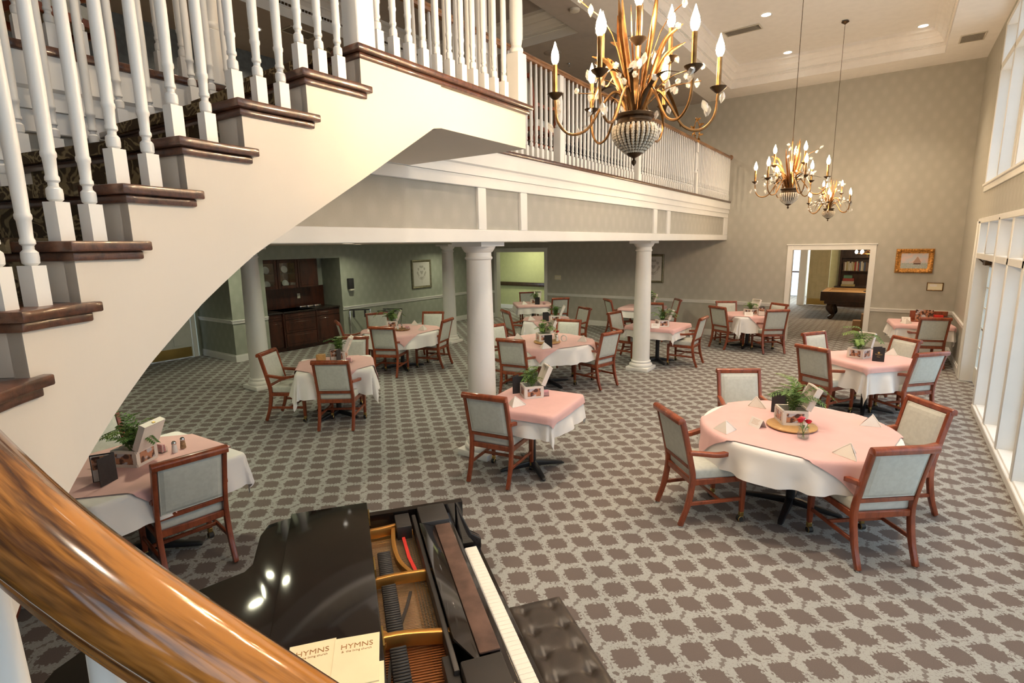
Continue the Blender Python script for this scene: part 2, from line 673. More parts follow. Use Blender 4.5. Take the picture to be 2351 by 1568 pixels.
for nm, fn in (('trim_2', rail_profile), ('baseboard_back', base_profile)):
    t = MB()
    for a, b in ((-11.1, -10.55), (-8.53, -1.995), (-.285, 1.12)):
        fn(t, 'x', YB, a, b)
    struct(nm, t, M['trim'], smooth=False)

# window wall: openings for a glazed double door, low windows with transoms, and paired tall windows above
XW, XG, XO = 1.12, 1.29, 1.36
LOWM = [9.45 - .955 * i for i in range(14)]
UPP = []
y1 = 11.53
while y1 > -3.3:
    UPP += [(y1 - 1.08, y1), (y1 - 2.28, y1 - 1.20)]
    y1 -= 2.58
w = MB()
w.box(XW, XO, 11.58, YB + .16, 0, 6.3)
w.box(XW, XO, -4.2, 11.58, 5.53, 6.3)
w.box(XW, XO, -4.2, 11.58, 2.62, 3.19)
w.box(XW, XO, -4.2, UPP[-1][0], 3.19, 5.53)
w.box(XW, XO, -4.2, LOWM[-1], 0, 2.62)
struct('wall_right', w, M['paper'], smooth=False)
t = MB()
t.box(XW - .03, XO, -3.0, 9.5, 0, .085)                       # low sill box
t.box(XW, XO, -3.0, 9.5, .085, .10)
t.box(XW - .012, XO, -3.0, 11.6, 2.03, 2.12)
t.box(XW - .02, XO, -3.0, 11.66, 2.58, 2.66)
t.box(XW - .02, XO, 11.38, 11.60, 0, 2.62)                     # deep door jamb
t.box(XW - .035, XW, 11.55, 11.64, 0, 2.62)
t.box(XW - .02, XO, 9.42, 9.53, 0, 2.62)
t.box(XW - .02, XO, 10.40, 10.46, 2.12, 2.6)
for q in LOWM[1:]:
    t.box(XW - .012, XO, q - .05, q + .05, .08, 2.6)
struct('trim_3', t, M['trim'], bevel=.008, seg=1)
t = MB()
for i, (a, b) in enumerate(UPP):
    t.box(XW - .015, XO, b - .0, b + .06, 3.19, 5.53)
    if i % 2:
        t.box(XW - .015, XO, a - .06, a, 3.19, 5.53)
        t.box(XW - .0, XO, a - .27, a - .06, 3.19, 5.53)
t.box(XW - .04, XO, UPP[-1][0] - .06, 11.59, 3.16, 3.20)
t.box(XW - .02, XW, UPP[-1][0] - .06, 11.59, 3.07, 3.16)
t.box(XW - .015, XO, UPP[-1][0] - .06, 11.59, 4.88, 4.98)
t.box(XW - .015, XO, UPP[-1][0] - .06, 11.59, 5.52, 5.58)
struct('trim_4', t, M['trim'], bevel=.008, seg=1)
wi = 0


def window(a, b, z0, z1, fw=.045):
    global wi
    wi += 1
    f = MB()
    f.box(XG - .03, XG + .03, a, a + fw, z0, z1).box(XG - .03, XG + .03, b - fw, b, z0, z1)
    f.box(XG - .03, XG + .03, a + fw, b - fw, z0, z0 + fw).box(XG - .03, XG + .03, a + fw, b - fw, z1 - fw, z1)
    o = struct('window_%d' % wi, f, M['trim'], smooth=False)
    MB().box(XG - .003, XG + .003, a + fw, b - fw, z0 + fw, z1 - fw).build('pane', M['pane'], o, smooth=False)


for i in range(len(LOWM) - 1):
    window(LOWM[i + 1] + .05, LOWM[i] - .05, .10, 2.03)
    window(LOWM[i + 1] + .05, LOWM[i] - .05, 2.12, 2.58)
window(10.46, 11.38, 2.12, 2.58)
window(9.53, 10.40, 2.12, 2.58)
for a, b in UPP:
    window(a, b, 3.20, 4.88)
    window(a, b, 4.98, 5.52)
# glazed double door, fifteen panes a leaf
for n_, (a, b) in enumerate(((10.47, 11.36), (9.55, 10.45))):
    f = MB().box(XG - .022, XG + .022, a, a + .11, .02, 2.03).box(XG - .022, XG + .022, b - .11, b, .02, 2.03)
    f.box(XG - .022, XG + .022, a + .11, b - .11, .02, .28).box(XG - .022, XG + .022, a + .11, b - .11, 1.90, 2.03)
    d = struct('door_%d' % (n_ + 1), f, M['doorw'], smooth=False)
    for i in range(3):
        for j in range(5):
            ya = a + .11 + i * (b - a - .22) / 3
            za = .28 + j * 1.62 / 5
            MB().box(XG - .004, XG + .004, ya + .008, ya + (b - a - .22) / 3 - .008, za + .008, za + 1.62 / 5 - .008).build('pane', M['pane'], d, smooth=False)
    g = MB()
    for i in (1, 2):
        ya = a + .11 + i * (b - a - .22) / 3
        g.box(XG - .014, XG + .014, ya - .009, ya + .009, .28, 1.90)
    for j in range(1, 5):
        za = .28 + j * 1.62 / 5
        g.box(XG - .014, XG + .014, a + .11, b - .11, za - .009, za + .009)
    g.build('muntin', M['doorw'], d, smooth=False)
    MB().tube([(XG - .022, b - .05 if n_ else a + .05, .98), (XG - .07, b - .05 if n_ else a + .05, .98), (XG - .07, b - .15 if n_ else a + .15, .98)], .011).build('door_handle', M['bronzedk'], d)
    MB().box(XG - .1, XG - .022, b - .32, b - .06, 1.93, 2.0).bar((XG - .09, b - .08, 1.965), (XG - .16, b - .02, 2.035), .02, .012).build('door_closer', M['bronzedk'], d, smooth=False)
t = MB()
rail_profile(t, 'y', XW, 11.64, YB, out=-1)
struct('trim_5', t, M['trim'], smooth=False)
t = MB()
base_profile(t, 'y', XW, 11.64, YB, out=-1)
struct('baseboard_right', t, M['trim'], smooth=False)

# hall ceiling: soffit ring round a raised tray with crown moulding and dentils
TX0, TX1, TY1, TY0, TZ = -3.26, .45, 13.12, -2.5, 6.10
c = MB()
c.box(-3.96, TX0, -4.2, YB, ZC, ZC + .05).box(TX1, XW, -4.2, YB, ZC, ZC + .05).box(TX0, TX1, TY1, YB, ZC, ZC + .05).box(TX0, TX1, -4.2, TY0, ZC, ZC + .05)
c.box(TX0 - .1, TX1 + .1, TY0 - .1, TY1 + .1, TZ, TZ + .05)
ceil = struct('ceiling', c, M['ceil'], smooth=False)


def ring(mb, x0, x1, y0, y1, prof):
    """prof: (inset, z) polyline swept round the inside of a rectangle"""
    cs = lambda i: [(x0 + i, y0 + i), (x1 - i, y0 + i), (x1 - i, y1 - i), (x0 + i, y1 - i)]
    vs = [(x, y, z) for i, z in prof for x, y in cs(i)]
    fs = [(k * 4 + j, (k + 1) * 4 + j, (k + 1) * 4 + (j + 1) % 4, k * 4 + (j + 1) % 4) for k in range(len(prof) - 1) for j in range(4)]
    mb.add(vs, fs)


CROWN = [(.003, ZC - .002), (0, ZC + .13), (.02, ZC + .13), (.02, ZC + .15), (.015, ZC + .15), (.015, ZC + .18), (.035, ZC + .18), (.05, ZC + .22),
         (.085, ZC + .27), (.10, ZC + .28), (.10, ZC + .30), (.15, ZC + .35), (.20, ZC + .37), (.20, ZC + .418)]
t = MB()
ring(t, TX0, TX1, TY0, TY1, CROWN)
t.build('crown_moulding', M['ceil'], ceil, smooth=False)
t = MB()
y = TY0 + .1
while y < TY1 - .1:
    t.box(TX0 + .012, TX0 + .03, y, y + .028, ZC + .152, ZC + .178).box(TX1 - .03, TX1 - .012, y, y + .028, ZC + .152, ZC + .178)
    y += .05
x = TX0 + .1
while x < TX1 - .1:
    t.box(x, x + .028, TY1 - .03, TY1 - .012, ZC + .152, ZC + .178)
    x += .05
o = t.build('dentil_course', M['trim'], ceil, smooth=False)
o['kind'] = 'stuff'
# ceiling over the balcony with its own shallow tray
c = MB()
BX0, BX1, BY1 = -7.55, -4.42, 8.2
c.box(BX1, -3.96, -4.2, YB, ZC - .004, ZC + .05).box(-10.0, BX0, -4.2, YB, ZC - .004, ZC + .05).box(BX0, BX1, BY1, YB, ZC - .004, ZC + .05)
c.box(BX0 - .1, BX1 + .1, -4.2, BY1 + .1, ZC + .42, ZC + .47)
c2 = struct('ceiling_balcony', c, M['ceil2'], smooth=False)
t = MB()
ring(t, BX0, BX1, -4.0, BY1, CROWN)
t.build('crown_moulding', M['trim'], c2, smooth=False)
t = MB()
y = -2
while y < BY1 - .1:
    t.box(BX0 + .010, BX0 + .034, y, y + .03, ZC + .15, ZC + .18)
    y += .055
o = t.build('dentil_course', M['bronzedk'], c2, smooth=False)
o['kind'] = 'stuff'
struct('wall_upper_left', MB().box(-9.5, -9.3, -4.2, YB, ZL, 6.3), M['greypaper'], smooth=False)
struct('wall_front', MB().box(-13, 1.34, -4.4, -4.2, 0, 6.3), M['paper'], smooth=False)

# balcony: slab, panelled fascia
b = MB().box(-13, XB - .05, -4.2, YB, 2.43, ZL - .03)
bal = struct('balcony', b, M['trim'], smooth=False)
MB().box(-9.4, XB - .02, -4.2, YB, ZL - .03, ZL).build('balcony_carpet', M['runner'], bal, smooth=False)
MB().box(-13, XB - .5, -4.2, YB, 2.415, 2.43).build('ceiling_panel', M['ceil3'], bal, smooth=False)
MB().box(XB - .05, XB - .03, -4.2, YB, 2.50, 2.93).build('wallpaper_panel', M['paper'], bal, smooth=False)
f = MB().box(XB - .55, XB, -4.2, YB, 2.39, 2.51).box(XB - .06, XB, -4.2, YB, 2.915, 3.02)
for a, c_ in ((4.19, 4.32), (4.93, 5.06), (8.94, 9.10), (9.61, 9.77), (13.6, YB), (-1.2, -1.07), (-.46, -.33)):
    f.box(XB - .04, XB - .002, a, c_, 2.51, 2.915)
f.build('fascia_frame', M['trim'], bal, bevel=.005, seg=1)
f = MB().sweep([(XB, -4.2, 3.02), (XB, YB, 3.02)], [(-.05, 0), (.012, 0), (.012, .085), (.03, .10), (.03, .245), (-.05, .245)][::-1], up=(0, 0, 1))
f.build('fascia_moulding', M['trim'], bal, smooth=False)
MB().box(XB - .25, XB + .045, 3.28, YB, ZL - .045, ZL).box(XB - .25, XB + .045, -4.2, 1.83, ZL - .045, ZL).build('nosing', M['tread'], bal, bevel=.012)

# lower left: cabinet niche wall, corner, door wall
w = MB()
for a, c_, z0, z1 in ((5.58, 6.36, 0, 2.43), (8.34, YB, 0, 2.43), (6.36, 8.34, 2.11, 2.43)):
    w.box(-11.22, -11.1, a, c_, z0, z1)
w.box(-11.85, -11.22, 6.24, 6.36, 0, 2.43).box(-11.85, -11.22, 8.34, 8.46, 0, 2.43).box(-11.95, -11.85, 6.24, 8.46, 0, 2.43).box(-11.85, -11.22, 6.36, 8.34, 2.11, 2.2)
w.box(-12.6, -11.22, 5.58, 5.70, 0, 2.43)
struct('wall_left', w, M['greenlitpaper'], smooth=False)
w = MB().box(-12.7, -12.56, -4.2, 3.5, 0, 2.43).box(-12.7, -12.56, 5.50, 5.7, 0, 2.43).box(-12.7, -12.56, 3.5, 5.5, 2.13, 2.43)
struct('wall_far_left', w, M['greenlitpaper'], smooth=False)
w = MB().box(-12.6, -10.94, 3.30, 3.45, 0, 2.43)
struct('wall_stub', w, M['greenlitpaper'], smooth=False)
t = MB()
for a, c_ in ((5.56, 6.36), (8.34, YB)):
    rail_profile(t, 'y', -11.1, a, c_)
rail_profile(t, 'x', 5.58, -12.56, -11.085)
struct('trim_6', t, M['trim'], smooth=False)
t = MB()
for a, c_ in ((5.56, 6.36), (8.34, YB)):
    base_profile(t, 'y', -11.1, a, c_)
base_profile(t, 'x', 5.58, -12.56, -11.085)
t.box(-12.6, -10.92, 3.28, 3.47, 0, .15)
struct('baseboard_left', t, M['trim'], smooth=False)
t = MB().box(-12.57, -12.53, 5.38, 5.47, 0, 2.2).box(-12.57, -12.53, 3.46, 5.47, 2.1, 2.2).box(-12.575, -12.535, 4.395, 4.425, 0, 2.1)
struct('trim_7', t, M['trim'], smooth=False)


def panel_door(name, label_y, x, a, b, h, m, axis='y', kick=True, side=1):
    """six panel door leaf in the plane x (axis y) or y (axis x)"""
    def bx(mb, p0, p1, d0, d1, z0, z1):
        if axis == 'y':
            mb.box(x + min(d0 * side, d1 * side), x + max(d0 * side, d1 * side), p0, p1, z0, z1)
        else:
            mb.box(p0, p1, x + min(d0 * side, d1 * side), x + max(d0 * side, d1 * side), z0, z1)
    f = MB()
    bx(f, a, b, -.02, .012, .01, h)
    wd = b - a
    st = wd * .13
    cols = ((a + st, a + wd / 2 - st * .45), (a + wd / 2 + st * .45, b - st))
    rows = ((.26, .86), (1.0, 1.66), (1.76, h - .12))
    d = struct(name, f, m, smooth=False)
    for p0, p1 in cols:
        for z0, z1 in rows:
            q = MB()
            bx(q, p0, p1, .012, .017, z0, z1)
            bx(q, p0 + .035, p1 - .035, .017, .026, z0 + .035, z1 - .035)
            q.build('door_panel', m, d, bevel=.006, seg=1)
    if kick:
        q = MB()
        bx(q, a + .03, b - .03, .012, .018, .03, .24)
        q.build('kick_plate', M['brass'], d, smooth=False)
    return d


panel_door('door_3', 0, -12.555, 4.43, 5.37, 2.09, M['doorw'])
panel_door('door_4', 0, -12.555, 3.47, 4.39, 2.09, M['doorw'])

# green hall behind the opening at the left of the back wall
w = MB().box(-13, -8.2, 16.2, 16.3, 0, 2.6).box(-8.5, -8.4, YB + .16, 16.2, 0, 2.6).box(-13, -12.9, YB + .16, 16.2, 0, 2.6)
struct('wall_hall', w, M['green'], smooth=False)
struct('ceiling_hall', MB().box(-13, -8.2, YB + .16, 16.3, 2.6, 2.65), M['ceil'], smooth=False)
t = MB()
base_profile(t, 'x', 16.2, -12.9, -8.5)
base_profile(t, 'y', -8.5, YB + .16, 16.2, out=-1)
struct('baseboard_hall', t, M['trim'], smooth=False)
light('hall_lamp', 'AREA', (-10.4, 15.1, 2.59), 40, (1.0, .95, .68), .8)
h = MB().sweep([(-12.9, 16.14, .93), (-8.56, 16.14, .93), (-8.56, YB + .2, .93)], [(-.02, -.07), (.02, -.07), (.02, .07), (-.02, .07)], up=(0, 0, 1))
tag(h.build('wall_handrail', M['darkwood'], bevel=.008), 'dark brown handrail along the lime green hall wall', 'handrail')

# billiard room seen through the right opening
w = MB().box(-1.80, 1.34, 22.6, 22.7, 0, 3).box(1.2, 1.34, YB + .16, 22.6, 0, 3)
struct('wall_billiard', w, M['olive'], smooth=False)
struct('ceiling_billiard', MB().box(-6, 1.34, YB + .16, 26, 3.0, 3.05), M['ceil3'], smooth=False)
w = MB().box(-4.2, -3.5, 25.8, 25.9, 0, 3).box(-3.0, -1.8, 25.8, 25.9, 0, 3).box(-1.86, -1.8, 22.6, 25.8, 0, 3).box(-4.3, -4.2, YB + .16, 25.9, 0, 3)
struct('wall_corridor', w, M['doorw'], smooth=False)
panel_door('door_5', 0, 22.35, -2.45, -1.80, 2.55, M['olive'], 'x', True, -1)
t = MB().box(-2.75, -2.52, 22.2, 22.45, 0, 2.6)
struct('trim_8', t, M['trim'], smooth=False)
f = MB().box(-3.52, -3.44, 25.7, 25.78, 0, 2.6).box(-3.06, -2.98, 25.7, 25.78, 0, 2.6).box(-3.44, -3.06, 25.7, 25.78, 1.0, 1.06).box(-3.44, -3.06, 25.7, 25.78, 2.0, 2.06)
wo = struct('window_60', f, M['darkwood'], smooth=False)
MB().box(-3.44, -3.06, 25.735, 25.745, 0, 2.6).build('pane', M['pane'], wo, smooth=False)
light('billiard_lamp', 'POINT', (-.4, 18.2, 2.8), 170, WARM, .15)
light('corridor_lamp', 'AREA', (-3.1, 23.6, 2.95), 190, (.9, .97, 1.0), .8)


# ------------------------------------------------------------------ columns
def column(loc, label):
    c = thing('column', label, 'column', loc, 0, None)
    MB().box(-.215, .215, -.215, .215, 0, .07).build('plinth', M['trim'], c, bevel=.006)
    MB().lathe([(.20, .07), (.215, .09), (.215, .11), (.20, .13), (.18, .135), (.172, .15), (.185, .165), (.18, .18), (.165, .19)], 28).build('base', M['trim'], c)
    n = 10
    prof = [(.160 - .026 * (i / n) ** 1.6, .18 + (2.22 - .18) * i / n) for i in range(n + 1)]
    MB().lathe(prof, 28).build('shaft', M['trim'], c)
    MB().lathe([(.134, 2.20), (.15, 2.215), (.15, 2.23), (.138, 2.24), (.138, 2.28), (.155, 2.29), (.18, 2.33), (.185, 2.345)], 28).box(-.20, .20, -.20, .20, 2.345, 2.39).build('capital', M['trim'], c)
    return c


column((-3.66, 4.55, 0), 'white round column in the middle, beside the small one-chair table')
column((-3.70, 9.40, 0), 'white round column in the front row, farther one under the balcony edge')
column((-8.70, 4.75, 0), 'white round column at the left, in front of the dark cabinet niche')
column((-8.76, 9.70, 0), 'white round column at the rear of the lower room, near the framed botanical print')


# ------------------------------------------------------------------ balusters
def baluster_mb(h, s=.021):
    b = MB().box(-s * 1.05, s * 1.05, -s * 1.05, s * 1.05, 0, .115)
    prof = [(s * .62, .115), (s * .95, .122), (s * 1.0, .138), (s * .95, .152), (s * .62, .16), (s * .62, .170), (s * .86, .176), (s * .86, .186), (s * .72, .192),
            (s * .80, .24), (s * .94, .246), (s * .94, .256), (s * .82, .262), (s * .88, .262 + (h - .262) * .15), (s * .90, .262 + (h - .262) * .3), (s * .80, .262 + (h - .262) * .65), (s * .60, h)]
    return b.lathe(prof, 14)


BALME = baluster_mb(.985, .021).mesh('baluster', M['trim'], angle=30)


def newel(name, parent, loc, h=1.2, s=.05, blk=.34):
    b = MB().box(-s, s, -s, s, 0, blk)
    b.lathe([(s * .7, blk), (s * .95, blk + .012), (s * .95, blk + .03), (s * .68, blk + .045), (s * .9, blk + .10), (s * .9, blk + .3), (s * .6, h - .2)], 14)
    b.box(-s * .85, s * .85, -s * .85, s * .85, h - .2, h - .02)
    o = b.build(name, M['trim'], parent, bevel=.004, seg=1, angle=30)
    o.location = loc
    return o


RAILSEC = [(-.030, 0), (.030, 0), (.034, .02), (.027, .028), (.034, .036), (.032, .052), (.018, .064), (0, .067), (-.018, .064), (-.032, .052), (-.034, .036), (-.027, .028), (-.034, .02)]
r1 = thing('balcony_railing', 'long white balcony railing with orange oak handrail above the dining room', 'railing', (XB - .02, 3.3, ZL))
npos = [5.78, 8.19, 11.17]
y = 3.30 + .10
nb = 0
while y < YB - .03:
    if min(abs(y - q) for q in npos) > .09:
        put('baluster', BALME, r1, (0, y - 3.3, 0))
        nb += 1
    y += .1045
for q in npos:
    newel('newel_post', r1, (0, q - 3.3, 0), 1.0, .05, .40)
MB().sweep([(0, .0, .985), (0, YB - 3.3 - .02, .985)], RAILSEC, up=(0, 0, 1)).build('handrail', M['balrail'], r1)
MB().lathe([(.055, 0), (.06, .012), (.045, .02)], 16).build('rosette', M['balrail'], r1).matrix_local = Matrix.Translation((0, YB - 3.3, 1.02)) @ Matrix.Rotation(PI / 2, 4, 'X')
r2 = thing('balcony_railing', 'white balcony railing at the upper left, behind the stair balusters', 'railing', (XB - .02, 1.83, ZL))
y = 1.58
while y > -2.6:
    put('baluster', BALME, r2, (0, y - 1.83, 0))
    y -= .118
MB().sweep([(0, -4.4, .985), (0, -.12, .985)], RAILSEC, up=(0, 0, 1)).build('handrail', M['balrail'], r2)
newel('newel_post', r2, (0, -.07, 0), 1.35, .06, .30)
for y, lb in ((8.9, 'white square column standing on the balcony near its middle'), (4.8, 'white square column standing on the balcony near the landing')):
    c = thing('balcony_column', lb, 'column', (-3.80, y, ZL))
    MB().box(-.075, .075, -.075, .075, 0, ZC - ZL - .01).build('shaft', M['trim'], c, smooth=False)
    MB().box(-.10, .10, -.10, .10, 0, .16).box(-.09, .09, -.09, .09, 1.05, 1.08).build('base', M['trim'], c, bevel=.005, seg=1)

# ------------------------------------------------------------------ curved staircase
CP = [(-2.17, 3.6), (-2.17, 2.4), (-2.17, 1.83), (-2.17, 1.25), (-2.13, .95), (-2.04, .63), (-1.88, .37), (-1.62, .17), (-1.30, .08), (-1.0, .07), (-.69, .143), (-.47, .26), (-.25, .42), (-.05, .62), (.1, .85), (.2, 1.1)]


def catmull(P, n=24):
    out = []
    for i in range(1, len(P) - 2):
        p0, p1, p2, p3 = [Vector(q) for q in P[i - 1:i + 3]]
        for j in range(n):
            t = j / n
            out.append(.5 * (2 * p1 + (p2 - p0) * t + (2 * p0 - 5 * p1 + 4 * p2 - p3) * t * t + (3 * p1 - p0 - 3 * p2 + p3) * t ** 3))
    out.append(Vector(P[-2]))
    return out


_pp = catmull(CP)
_ss = [0.0]
for a, b in zip(_pp, _pp[1:]):
    _ss.append(_ss[-1] + (b - a).length)
_s0 = next(s for s, p in zip(_ss, _pp) if p.y <= 1.83 + 1e-6)
_ss = [s - _s0 for s in _ss]


def pos(s, off=0.0):
    """point on the stair path at arc length s from the landing riser; off is to the outer side"""
    i = 0
    s = min(max(s, _ss[0]), _ss[-1] - 1e-6)
    while _ss[i + 1] < s:
        i += 1
    t = (s - _ss[i]) / (_ss[i + 1] - _ss[i])
    p = _pp[i].lerp(_pp[i + 1], t)
    j, k = max(i - 2, 0), min(i + 3, len(_pp) - 1)
    h = (_pp[k] - _pp[j]).normalized()
    return Vector((p.x + h.y * off, p.y - h.x * off))


def s_at_y(y):
    return next(s for s, p in zip(_ss, _pp) if p.y <= y)


RISE = ZL / 18
S = [0.0] + [s_at_y(y) for y in (1.53, 1.22, .965, .75, .57, .39)]
_sr = min(zip(_ss, _pp), key=lambda q: (q[1] - Vector((-.58, .2))).length)[0]
GO = (_sr - S[6]) / 5.9
while len(S) < 17:
    S.append(S[-1] + GO)
WID = 1.13
NTR = 14


def kofs(s):
    if s <= 0:
        return s / .30
    for k in range(len(S) - 1):
        if s <= S[k + 1]:
            return k + (s - S[k]) / (S[k + 1] - S[k])
    return len(S) - 1


def soffit_z(s):
    return min(ZL - .29, ZL - RISE * kofs(s) - .605) if s < 0 else ZL - RISE * kofs(s) - .605


def slab(mb, s0, s1, o0, o1, z0, z1, n=5):
    ins = [pos(s0 + (s1 - s0) * i / n, o0) for i in range(n + 1)]
    outs = [pos(s0 + (s1 - s0) * i / n, o1) for i in range(n, -1, -1)]
    return mb.prism([tuple(p) for p in ins + outs], z0, z1)


st = thing('curved_staircase', 'cream curved staircase with dark oak treads, white balusters and brown carpet runner', 'staircase', (0, 0, 0))
# landing
lp = [(-2.185, 3.28), (-2.185, 1.85), (XB + .0, 1.85), (XB + .0, 3.28)]
MB().prism(lp, ZL - .286, ZL - .045).build('landing', M['cream'], st, smooth=False)
MB().prism([(-2.3, 3.15), (-2.3, 1.87), (XB, 1.87), (XB, 3.15)], ZL - .03, ZL + .004).build('landing_carpet', M['runner'], st, smooth=False)
nb = MB()
for o, z0, z1 in ((.035, ZL - .032, ZL), (.014, ZL - .06, ZL - .032)):
    nb.box(-2.32, -2.17 + o, 1.83 - o, 3.28 + o, z0, z1)
    nb.box(XB, -2.32, 3.13, 3.28 + o, z0, z1)
    nb.box(XB, -2.32, 1.83 - o, 1.90, z0, z1)
nb.build('landing_nosing', M['tread'], st, bevel=.011)
# treads with a cove under the nosing, risers
for k in range(1, NTR):
    z = ZL - RISE * k
    a, b = S[k - 1], S[k]
    t = MB()
    for o, tail, z0, z1 in ((.034, .042, z - .032, z), (.014, .022, z - .06, z - .032)):
        ins = [pos(a - tail + (b + o - a + tail) * i / 7, -o) for i in range(8)]
        outs = [pos(a + (b + o - a) * i / 5, WID) for i in range(5, -1, -1)]
        t.prism([tuple(p) for p in ins + outs + [pos(a, -.002), pos(a - tail, -.002)]], z0, z1)
    t.build('tread', M['tread'], st, bevel=.010)
for k in range(0, NTR):
    z = ZL - RISE * k
    slab(MB(), S[k] - .018, S[k], .002, WID, z - RISE, z - .06, 2).build('riser', M['cream'], st, smooth=False)
cr = MB()
for k in range(1, NTR):
    z = ZL - RISE * k
    slab(cr, S[k - 1], S[k] + .045, .17, WID - .17, z, z + .012)
    slab(cr, S[k] + .034, S[k] + .046, .17, WID - .17, z - .034, z + .01)
    slab(cr, S[k], S[k] + .012, .17, WID - .17, z - RISE, z - .034)
slab(cr, 0, .045, .17, WID - .17, ZL, ZL + .012)
slab(cr, .034, .046, .17, WID - .17, ZL - .034, ZL + .01)
slab(cr, 0, .012, .17, WID - .17, ZL - RISE, ZL - .034)
cr.build('carpet_runner', M['runner'], st, smooth=False)
# stringer faces (room side and outer side) and sloping soffit
for nm, o0, o1 in (('stringer', 0.0, .04), ('outer_stringer', WID - .03, WID)):
    g = MB()
    segs = [(-1.45, -.62, 8, ZL - .05), (-.62, 0, 10, ZL - .05)] + [(S[k - 1], S[k], 6, ZL - RISE * k - .05) for k in range(1, NTR)]
    for a, b, n, zt in segs:
        if nm != 'stringer' and a < 0:
            continue
        for i in range(n):
            s0, s1 = a + (b - a) * i / n, a + (b - a) * (i + 1) / n
            p = [pos(s0, o0), pos(s1, o0), pos(s1, o1), pos(s0, o1)]
            zb0, zb1 = soffit_z(s0), soffit_z(s1)
            vs = [(p[0].x, p[0].y, zb0), (p[1].x, p[1].y, zb1), (p[2].x, p[2].y, zb1), (p[3].x, p[3].y, zb0)]
            vs += [(q.x, q.y, zt) for q in p]
            fs = [(0, 3, 2, 1), (4, 5, 6, 7), (0, 1, 5, 4), (2, 3, 7, 6)]
            if i == n - 1:
                fs.append((1, 2, 6, 5))
            if i == 0:
                fs.append((3, 0, 4, 7))
            g.add(vs, fs)
    g.build(nm, M['cream'], st, smooth=False)
g = MB()
N = 70
for i in range(N):
    s0, s1 = -1.45 + (S[NTR - 1] + 1.45) * i / N, -1.45 + (S[NTR - 1] + 1.45) * (i + 1) / N
    w0 = 1.185 if s0 < 0 else WID - .03
    a, b, c_, d = pos(s0, .04), pos(s1, .04), pos(s1, w0), pos(s0, w0)
    z0, z1 = soffit_z(s0) + .001, soffit_z(s1) + .001
    g.add([(a.x, a.y, z0), (b.x, b.y, z1), (c_.x, c_.y, z1), (d.x, d.y, z0), (a.x, a.y, z0 + .02), (b.x, b.y, z1 + .02), (c_.x, c_.y, z1 + .02), (d.x, d.y, z0 + .02)],
          [(0, 3, 2, 1), (4, 5, 6, 7)])
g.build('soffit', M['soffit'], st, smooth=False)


def rail_z(s):
    return ZL - RISE * max(kofs(s), -.3) + .865


# balusters, newels and handrails (inner rail runs down past the camera, outer rail on the far side)
bcache = {}


def stair_baluster(s, off, z, s_r=.0215):
    p = pos(s, off)
    h = round(rail_z(s) - z + .01, 2)
    if h not in bcache:
        bcache[h] = baluster_mb(h, s_r).mesh('baluster', M['trim'], angle=30)
    hd = pos(s + .01) - pos(s - .01)
    put('baluster', bcache[h], st, (p.x, p.y, z), (0, 0, math.atan2(hd.y, hd.x)))


for k in range(1, NTR):
    z = ZL - RISE * k
    n = 3 if k < 3 else 2
    for i in range(n):
        s = S[k] - .012 - i * (S[k] - S[k - 1]) / n
        if k < 9:
            stair_baluster(s, .045, z)
    if k < 9:
        n = 3
        for i in range(n):
            stair_baluster(S[k] - .02 - i * (S[k] - S[k - 1]) / n, WID - .06, z)
for i in range(-6, 5):
    s = 2.765 + .13 * i
    k = next(k for k in range(1, 17) if s <= S[k])
    if 9 <= k < NTR:
        stair_baluster(s, .045, ZL - RISE * k)
for i in range(11):
    put('baluster', BALME, st, (-2.215, 1.99 + .108 * i, ZL))
for i in range(9):
    put('baluster', BALME, st, (-2.33 - .108 * i, 3.235, ZL))
newel('newel_post', st, (-2.215, 1.872, ZL), 1.2, .055, .75)
newel('newel_post', st, (-2.225, 3.235, ZL), 1.2, .05, .33)
BIGRAIL = [(-.026, -.008), (.026, -.008), (.030, .004), (.026, .010), (.036, .018), (.041, .028), (.041, .040), (.036, .052), (.024, .062), (0, .067), (-.024, .062), (-.036, .052), (-.041, .040), (-.041, .028), (-.036, .018), (-.026, .010), (-.030, .004)]


def stair_rail(off, s0, s1, n, sec, m):
    ss = [s0 + (s1 - s0) * i / n for i in range(n + 1)]
    pts = [(*pos(s, off), rail_z(s)) for s in ss]
    # smooth the height so the rail has no kinks
    zs = [p[2] for p in pts]
    for _ in range(30):
        zs = [zs[0]] + [(zs[i - 1] + 2 * zs[i] + zs[i + 1]) / 4 for i in range(1, n)] + [zs[-1]]
    pts = [(p[0], p[1], z) for p, z in zip(pts, zs)]
    mb = MB().sweep(pts, sec, up=(0, 0, 1))
    me = mb.mesh('handrail', m, angle=50)
    at = me.attributes.new('rail_uv', 'FLOAT_VECTOR', 'POINT')
    kk = len(sec)
    d, L = [], 0.0
    for i in range(n + 1):
        if i:
            L += (Vector(pts[i]) - Vector(pts[i - 1])).length
        for x, y in sec:
            d += [L * .33, x * 3.6, y * 3.6]
    at.data.foreach_set('vector', d)
    return put('handrail', me, st)


stair_rail(.045, -.02, S[NTR] + .2, 150, BIGRAIL, M['rail'])
stair_rail(WID - .06, .02, S[9], 60, BIGRAIL, M['rail'])
MB().sweep([(-2.215, 1.87, ZL + .985), (-2.215, 3.24, ZL + .985)], RAILSEC, up=(0, 0, 1)).sweep([(-2.22, 3.235, ZL + .985), (XB - .02, 3.235, ZL + .985)], RAILSEC, up=(0, 0, 1)).build('landing_rail', M['balrail'], st)


